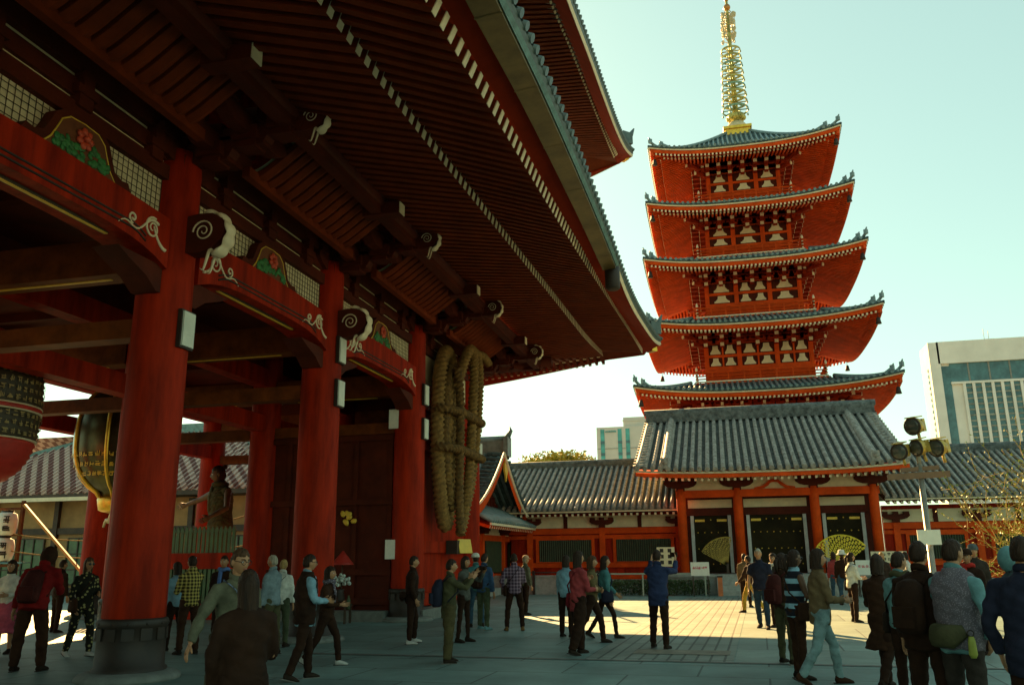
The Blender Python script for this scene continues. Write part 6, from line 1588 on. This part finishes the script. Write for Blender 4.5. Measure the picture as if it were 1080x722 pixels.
            if bag.startswith('hip'): st.tube([tp(0.05) + V((0.185 * k * wide * cos(a), 0.145 * k * wide * sin(a), 0.0)) for a in [2 * pi * i / 20 for i in range(20)]], [(0.018 * k, 0.006 * k)] * 20, 6, 0, False, True, closed=True, up=(0, 0, 1))
            else: st.tube([c + V((0, 0, 0.08 * k)), tp(0.25) + V((s * 0.10 * k, ly, 0)), tp(0.44) + V((-s * 0.06 * k, ly * 0.85, 0)), tp(0.515) + V((-s * 0.12 * k, 0, 0)), tp(0.42) + V((-s * 0.06 * k, -ly * 0.9, 0)), tp(0.22) + V((s * 0.10 * k, -ly, 0)), c + V((0, -0.05 * k, 0.08 * k))], [(0.006 * k, 0.016 * k)] * 7, 6, 0, True, True, up=(s * 0.3, 0, 1))
        bo = g.build('bag', [bm], T); st.build('strap', [bm], bo)
    if hold:
        kind, mm, hi = hold; wr = A[hi][2]; dd = (A[hi][2] - A[hi][1]).normalized(); c = wr + dd * 0.085 * k
        g = MB()
        if kind == 'phone': g.box(c + V((0, 0.02, 0.05 * k)), (0.14 * k, 0.012, 0.075 * k))
        elif kind == 'camera': g.box(c + V((-A[hi][3] * 0.04, 0.03, 0.02)), (0.13 * k, 0.06, 0.085 * k)); g.lathe([(0.035, 0), (0.035, 0.07), (0.02, 0.07)], c + V((-A[hi][3] * 0.04, 0.05, 0.02)), 12, 0, True, Matrix.Rotation(-pi / 2, 3, 'X'))
        elif kind == 'sack': g.tube([c + V((0, 0, -0.05)), c + V((0, 0, -0.16)), c + V((0, 0.01, -0.40)), c + V((0, 0, -0.45))], [(0.02, 0.02), (0.12, 0.05), (0.15, 0.07), (0.13, 0.05)], 12, 0, True, True, up=(0, 1, 0))
        elif kind == 'bottle': g.lathe([(0.03, -0.08), (0.032, 0.06), (0.015, 0.10), (0.015, 0.13)], c, 12)
        elif kind == 'paper': g.box(c + V((0, 0.02, 0.03)), (0.2 * k, 0.004, 0.15 * k), 0, Matrix.Rotation(-0.6, 3, 'X'))
        hn = {'phone': 'phone', 'camera': 'camera', 'sack': 'carrier_bag', 'bottle': 'bottle', 'paper': 'leaflet'}[kind]
        ho = g.build(hn, [mm], T)
    return T
# who stands where: feet are placed on the paving under the photo's people
C_ = cloth
BLK = C_('black_cloth', (0.045, 0.018, 0.008)); BRN = C_('dark_brown_cloth', (0.07, 0.028, 0.012)); NAVY = C_('navy_cloth', (0.028, 0.030, 0.055)); CHAR = C_('charcoal_cloth', (0.06, 0.045, 0.035))
DEN = C_('blue_denim', (0.06, 0.13, 0.19)); LDEN = C_('pale_denim', (0.32, 0.47, 0.46)); OLV = C_('olive_cloth', (0.12, 0.11, 0.05)); GRN = C_('green_twill', (0.10, 0.12, 0.06))
LBL = C_('light_blue_shirt', (0.25, 0.42, 0.50)); TEAL = C_('teal_cloth', (0.10, 0.28, 0.28)); WHT = C_('white_cloth', (0.72, 0.70, 0.60)); PNK = C_('rose_jacket', (0.48, 0.07, 0.07)); CRIM = C_('crimson_bag', (0.26, 0.02, 0.03))
REDJ = C_('red_jacket', (0.32, 0.012, 0.010)); GRY = C_('grey_green_knit', (0.19, 0.18, 0.11)); BGE = C_('beige_cardigan', (0.25, 0.16, 0.075)); YEL = C_('mustard_trousers', (0.55, 0.33, 0.04)); BLU = C_('blue_jacket', (0.040, 0.055, 0.13))
SKY = C_('blue_sweater', (0.07, 0.14, 0.26)); ORG = C_('orange_cloth', (0.55, 0.16, 0.04)); WSH = C_('white_shoe', (0.55, 0.53, 0.47)); TAN = C_('tan_shoe', (0.28, 0.15, 0.05))
PLY = C_('yellow_plaid', (0.06, 0.045, 0.015), 'plaid', (0.50, 0.38, 0.10), 17); PLP = C_('purple_plaid', (0.08, 0.045, 0.07), 'plaid', (0.26, 0.17, 0.22), 14)
FLO = C_('floral_print', (0.025, 0.022, 0.014), 'dots', (0.30, 0.25, 0.10), 15); STR = C_('striped_top', (0.025, 0.025, 0.035), 'stripe', (0.25, 0.42, 0.50), 6.2); HTH = C_('heather_vest', (0.20, 0.17, 0.19), 'dots', (0.24, 0.20, 0.225), 70)
GSC = C_('patterned_scarf', (0.16, 0.13, 0.16), 'dots', (0.36, 0.30, 0.32), 40); PNS = C_('pink_skirt', (0.55, 0.10, 0.15)); MAR = C_('maroon_pack', (0.10, 0.02, 0.015)); TLG = C_('pale_teal_fleece', (0.22, 0.44, 0.44))
SACK = C_('flower_print_bag', (0.55, 0.55, 0.45), 'dots', (0.45, 0.09, 0.06), 22); PHO = mat('phone_blue', (0.15, 0.25, 0.4), 0.2)
G, D = ground, at_depth
def fd(p, face):  # facing relative to the line of sight: 0 seen from the back, 180 facing the lens, +90 facing picture left
    return face + math.degrees(math.atan2(-p[0], p[1]))
def who(label, p, face, **kw): return person(label, p, fd(p, face), **kw)
# --- passage of the gate, left
who('woman with white sleeves and a pink skirt half cut off by the picture edge', G(2, 689), 150, h=1.62, female=True, hair='bob', arms=('hold', 'down'), top='blouse', topm=WHT, bottom='skirt', botm=PNS)
who('person in a red jacket with a dark hood bending forward, legs astride', G(27, 708), -25, h=1.86, lean=20, head=(28, 0), arms=('swingb', 'hold'), legs='wide', topm=REDJ, botm=BRN, hair='short', hat='hood', hatm=BRN, hem=0.13, wide=1.12, fine=True, bag='backpack', bagm=MAR, legw=1.15)
who('dark clothed person mostly hidden behind the bending red jacket', G(57, 667), -60, h=1.62, topm=BLK, botm=BLK, hair='short')
who('long haired woman in a dark floral suit and sunglasses at the gate column', G(82, 692), -150, h=1.66, female=True, hair='long', hairm=HAIRW, glasses='sun', arms=('hold', 'pocket'), legs='step', topm=FLO, botm=FLO, shoe=WSH, fine=True, bag='bag_r', bagm=BRN, skin=SKIN, sleeve='mid')
who('person in a yellow and black plaid shirt lifting a phone to the niche', G(196, 690), 25, h=1.66, arms=('hold', 'high'), topm=PLY, botm=BRN, hold=('phone', PHO, 1), hair='short', fine=True)
who('person with pale blue sleeves beside the plaid shirt', G(181, 686), 35, h=1.55, female=True, hair='bob', arms=('down', 'hold'), topm=LBL, botm=BLK, bottom='trousers')
who('dark haired person with a bright blue collar behind the woman in grey', G(231, 682), 160, h=1.66, topm=BLK, botm=BLK, hair='short', scarf=C_('bright_blue', (0.12, 0.22, 0.50)))
who('older woman in a grey green pullover with glasses leaning and reaching one arm down', D(248, 8.2), -160, h=1.70, lean=10, female=True, hair='short', hairm=HAIRW, glasses='clear', arms=((30, 22), (22, 8)) and ('down', (((14, 34), (12, 22)))), topm=GRY, botm=OLV, fine=True, head=(4, 18), bag='bag_l', bagm=C_('blue_check_bag', (0.08, 0.07, 0.09), 'plaid', (0.20, 0.26, 0.36), 22), hold=('sack', SACK, 0), hem=0.14)
who('woman in a long black coat with straight dark hair, nearest on the left', D(265, 6.1), 10, h=1.52, female=True, hair='long', arms=('pocket', 'hold'), topm=BLK, botm=BLK, coat_len=0.55, wide=1.04, fine=True)
who('grey haired man in a pale blue grey shirt by the second column', G(284, 690), 55, h=1.66, hair='crop', hairm=HAIRG, arms=('down', 'hold'), topm=C_('pale_grey_shirt', (0.28, 0.36, 0.38)), botm=OLV)
who('fair haired person in a white shirt with a dark strap', G(294, 682), -20, h=1.58, hair='short', hairm=HAIRY, female=True, topm=WHT, botm=GRN, bag='bag_l')
who('man with glasses in a black quilted vest over a light blue shirt holding a phone', G(318, 717), -75, h=1.66, glasses='clear', arms=('hold', 'hold'), legs='step', topm=LBL, vest=BLK, inner=LBL, botm=BLK, hem=0.20, hold=('phone', BLK, 1), fine=True, bag='bag_l', hair='short')
who('woman with a long patterned scarf and white shoes behind the vested man', G(342, 702), -110, h=1.50, female=True, hair='bob', arms=('hold', 'hold'), legs='walk', topm=BRN, botm=BLK, scarf=GSC, shoe=WSH, hold=('bottle', GRN, 0))
# --- along the red wall
who('man in dark clothes with white soled shoes facing the court by the gate wall', G(433, 679), -85, h=1.62, arms=('pocket', 'pocket'), legs='shift', topm=BLK, botm=BLK, hair='short', bag='hip', bagm=BLK, shoe=WSH, hem=0.16)
who('woman in an olive jacket with a dark backpack photographing the pagoda', G(473, 699), -80, h=1.56, female=True, hair='short', arms=('photo', 'photo'), topm=OLV, botm=C_('khaki_trousers', (0.13, 0.10, 0.04)), hem=0.20, bag='backpack', bagm=NAVY, legw=1.2, fine=True)
who('woman in a grey top and black leggings raising a camera', G(489, 677), -120, h=1.60, female=True, hair='bob', arms=('photo', 'photo'), topm=C_('grey_top', (0.16, 0.16, 0.13)), botm=BLK, hold=('camera', BLK, 1), legw=0.8)
who('person in a white cap and pale blue coat by the corner column', G(502, 661), 20, h=1.66, hair='short', hat='cap', hatm=WHT, topm=TEAL, botm=DEN, arms=('down', 'hold'))
who('man in a blue sweater and green trousers with a dark backpack', G(510, 664), -40, h=1.66, hair='short', topm=SKY, botm=GRN, shoe=TLG, bag='backpack', bagm=BLK, arms=('hold', 'down'))
who('man in a purple plaid shirt with a shoulder strap seen from behind', G(543, 665), 5, h=1.66, hair='short', arms=('hip', 'cross'), legs='wide', topm=PLP, botm=BLK, shoe=TAN, bag='bag_l', bagm=BLK, hem=0.12)
who('person in an orange cap and grey coat beyond the plaid shirted man', G(554, 648), -60, h=1.60, hair='crop', hairm=HAIRG, hat='cap', hatm=C_('pale_orange', (0.60, 0.36, 0.22)), topm=GRY, botm=BLK)
# --- middle of the court
who('person in a pale blue top just left of the rose jacket', G(598, 672), -30, h=1.60, female=True, hair='bob', topm=LBL, botm=BLK)
who('woman in a rose jacket with a crimson shoulder bag', G(611, 690), -55, h=1.68, female=True, hair='long', arms=('strap', 'hold'), legs='step', topm=PNK, botm=BLK, hem=0.22, bag='bag_l', bagm=CRIM, legw=1.35, fine=True)
who('woman with folded arms in an olive tan jacket beside the rose jacket', G(625, 678), -95, h=1.62, female=True, hair='bob', hairm=HAIRW, arms=('cross', 'cross'), legs='walk', topm=C_('olive_tan', (0.22, 0.15, 0.06)), botm=BLK)
who('woman in a teal top and black tights striding with a dark handbag', G(639, 673), -80, h=1.62, female=True, hair='long', arms=('swingf', 'down'), legs='walk2', topm=TEAL, botm=BLK, bag='bag_r', bagm=NAVY, legw=0.8)
who('man in a blue jacket lifting both arms to take a photograph', G(697, 684), -18, h=1.68, arms=('high', 'high'), legs='shift', topm=BLU, botm=BLK, hem=0.19, hair='short', hold=('camera', BLK, 1), fine=True, wide=1.08)
# --- sunlit court
who('grey haired man in a navy polo shirt and jeans walking towards the camera', G(806, 663), 168, h=1.72, hair='crop', hairm=HAIRG, arms=('down', 'down'), legs='step', topm=NAVY, sleeve='short', botm=C_('dark_denim', (0.03, 0.06, 0.10)), wide=1.06)
who('person in mustard yellow trousers striding behind the navy polo shirt', G(794, 646), 60, h=1.58, hair='short', legs='walk', topm=BRN, botm=YEL, arms=('swingf', 'swingb'))
who('person in a pale scarf and grey jacket at the navy polo man\'s side', G(822, 662), 150, h=1.60, female=True, hair='bob', topm=CHAR, botm=BLK, scarf=WHT)
who('dark skinned woman in a striped sleeveless top with sunglasses on her hair', G(846, 716), -60, h=1.64, female=True, skin=SKIND, hair='pony', glasses='sun', arms=('down', 'hold'), topm=STR, sleeve='none', botm=BRN, legw=0.85, hem=0.12, bag='bag_r', bagm=BRN, fine=True)
who('person with a maroon backpack walking behind the striped top', G(832, 700), -40, h=1.60, female=True, hair='pony', topm=BRN, botm=OLV, bag='backpack', bagm=MAR)
who('woman with dark bobbed hair in a beige cardigan and pale jeans', G(872, 722), -72, h=1.68, female=True, hair='bob', arms=('hold', 'hold'), legs='walk', topm=BGE, botm=LDEN, hem=0.16, shoe=BRN, fine=True, legw=0.95, curl=0.3)
who('person in a pink top and blue jeans far off by the steps', G(884, 636), 20, h=1.62, female=True, hair='bob', topm=PNK, botm=DEN)
who('person in a round white hat near the steps of the hall', G(893, 638), 10, h=1.66, hair='short', hat='bucket', hatm=WHT, topm=BLK, botm=DEN)
who('girl in a white shirt with a cross strap and black trousers', G(903, 656), -60, h=1.60, female=True, hair='pony', arms=('hold', 'hold'), topm=WHT, sleeve='mid', botm=BLK, bag='bag_l')
# --- crowd at the right
who('person in a long dark coat striding right, seen from behind', D(922, 11.0), -28, h=1.60, hair='bob', female=True, arms=('hold', 'hold'), legs='walk', topm=BRN, botm=BLK, hem=0.24, coat_len=0.2, fine=True)
who('man with a pale teal fleece under a dark shoulder bag', D(944, 10.0), -45, h=1.60, hair='short', arms=('down', 'hold'), topm=TLG, botm=BLK, bag='bag_l', scarf=OLV)
who('broad person in a black jacket behind the heather vest', D(966, 8.0), -30, h=1.69, hair='short', topm=BLK, botm=BLK, wide=1.2, hem=0.16, bag='backpack', bagm=BLK)
who('man in a heather grey vest with pale teal sleeves and a waist bag', D(1001, 7.6), -38, h=1.70, hair='short', arms=('swingf', 'hip'), topm=TLG, vest=HTH, botm=CHAR, hem=0.15, bag='hip', bagm=OLV, fine=True, wide=1.06)
who('person in a dark cap and a bright red scarf facing the camera', G(1034, 690), 165, h=1.62, hair='short', hat='cap', hatm=BLK, arms=('hold', 'hold'), topm=BLK, botm=BLK, scarf=C_('red_scarf', (0.55, 0.03, 0.02)), hem=0.2)
who('person in a grey beanie behind the red scarf', G(1038, 668), -170, h=1.72, hair='short', hat='beanie', hatm=C_('grey_beanie', (0.16, 0.19, 0.19)), topm=CHAR, botm=BLK)
who('person in a pale teal hood between the red scarf and the navy coat', D(1062, 9.5), -60, h=1.62, hair='short', hat='hood', hatm=TLG, topm=C_('steel_coat', (0.10, 0.13, 0.14)), botm=BLK)
who('large person in a navy coat cut off by the right picture edge', D(1076, 6.5), -15, h=1.70, hair='short', arms=('pocket', 'pocket'), topm=NAVY, botm=BLK, wide=1.15, hem=0.2, fine=True)
who('small person in white and orange far behind the teal fleece', G(962, 640), 100, h=1.60, female=True, hair='bob', topm=WHT, botm=ORG)
who('small person in an orange top far behind the heather vest', G(1018, 646), 60, h=1.62, hair='short', topm=ORG, botm=BLK)
who('small person in a dark top with fair hair at the foot of the steps', G(936, 640), 170, h=1.60, female=True, hair='long', hairm=HAIRY, topm=CHAR, botm=DEN)
who('visitor in a tan coat in front of the dark doors', G(788, 640), -20, h=1.60, hair='short', topm=BGE, botm=BLK)
KR = thing('key_pouch', 'yellow green pouch hanging at the hip of the heather vest man', 'pouch', D(1012, 7.36), 0)
b = MB(); b.tube([(0, 0, 0.94), (0, 0, 0.90), (0, 0, 0.80), (0, 0, 0.77)], [(0.015, 0.02), (0.02, 0.03), (0.022, 0.035), (0.01, 0.02)], 10, 0, True, True, up=(0, 1, 0)); kb = b.build('pouch', [mat('lime_pouch', (0.30, 0.32, 0.04), 0.6)], KR)
b = MB(); b.tube([(0.025 * cos(a), 0, 0.965 + 0.025 * sin(a)) for a in [2 * pi * i / 12 for i in range(12)]], 0.006, 5, 0, False, True, closed=True, up=(0, 1, 0)); b.build('ring', [BLACK], KR)
GU = C_('dark_statue', (0.10, 0.10, 0.045))
gst = person('dark guardian statue flinging one open hand out behind the green fence', (-15.75, 24.7, 0), 150, h=3.9, lean=4, head=(6, -30), arms=((80, 62), (100, 45)) and (((18, 28), (60, -10)), ((35, 70), (55, 62))), legs='wide', topm=GU, sleeve='none', bottom='shorts', botm=GU, skin=mat('statue_skin', (0.10, 0.055, 0.02), 0.6, 0.2, 6), hair='bun', curl=0.15, scarf=GU, wide=1.2)
gst.name = 'guardian_statue'; gst['category'] = 'statue'; gst.location.z = 0.62
PD = MB(); PD.bb(-16.9, -14.6, 23.8, 25.6, 0.0, 0.3); PD.bb(-16.75, -14.75, 23.95, 25.45, 0.3, 0.62); tag(PD.build('statue_pedestal', [STONED]), 'stepped stone pedestal under the guardian statue', 'pedestal')
bpy.data.scenes.remove(TMP)
# ------------------------------------------------------------------ daylight
w = bpy.data.worlds.new('World'); scene.world = w; w.use_nodes = True
N = w.node_tree.nodes; L = w.node_tree.links
bg = N['Background']; sky = N.new('ShaderNodeTexSky'); sky.sky_type = 'NISHITA'; sky.sun_disc = False
P_, Q_ = 1.06, -1.78                     # shadow drift per metre of height
SE = math.atan2(1, sqrt(P_ * P_ + Q_ * Q_)); sdir = V((-P_, -Q_, 1)).normalized()
sky.sun_elevation = SE; sky.sun_rotation = math.atan2(sdir.x, sdir.y)
sky.air_density = 1.0; sky.dust_density = 0.45; sky.ozone_density = 1.0
tint = N.new('ShaderNodeMix'); tint.data_type = 'RGBA'; tint.blend_type = 'MULTIPLY'; tint.inputs[0].default_value = 1
tint.inputs[7].default_value = (0.81, 1.0, 0.725, 1)
gm = N.new('ShaderNodeGamma'); gm.inputs['Gamma'].default_value = 0.5
sc1 = N.new('ShaderNodeVectorMath'); sc1.operation = 'SCALE'; sc1.inputs['Scale'].default_value = 0.1
sc2 = N.new('ShaderNodeVectorMath'); sc2.operation = 'SCALE'; sc2.inputs['Scale'].default_value = 6.75
L.new(sky.outputs['Color'], sc1.inputs[0]); L.new(sc1.outputs[0], gm.inputs['Color']); L.new(gm.outputs[0], sc2.inputs[0])
L.new(sc2.outputs[0], tint.inputs[6]); L.new(tint.outputs[2], bg.inputs['Color'])
bg.inputs['Strength'].default_value = 0.050
sl = bpy.data.lights.new('sun', 'SUN'); sl.energy = 5.0; sl.angle = radians(0.5); sl.color = (1.0, 0.62, 0.25)
so_ = bpy.data.objects.new('sun', sl); COL.objects.link(so_)
so_.rotation_euler = (-sdir).to_track_quat('-Z', 'Y').to_euler()
scene.view_settings.view_transform = 'Standard'; scene.view_settings.look = 'None'
scene.view_settings.gamma = 1.0; scene.view_settings.exposure = 2.2; scene.view_settings.use_curve_mapping = False
scene.render.engine = 'CYCLES'
scene.cycles.max_bounces = 8; scene.cycles.diffuse_bounces = 5; scene.cycles.glossy_bounces = 3
scene.cycles.use_denoising = True
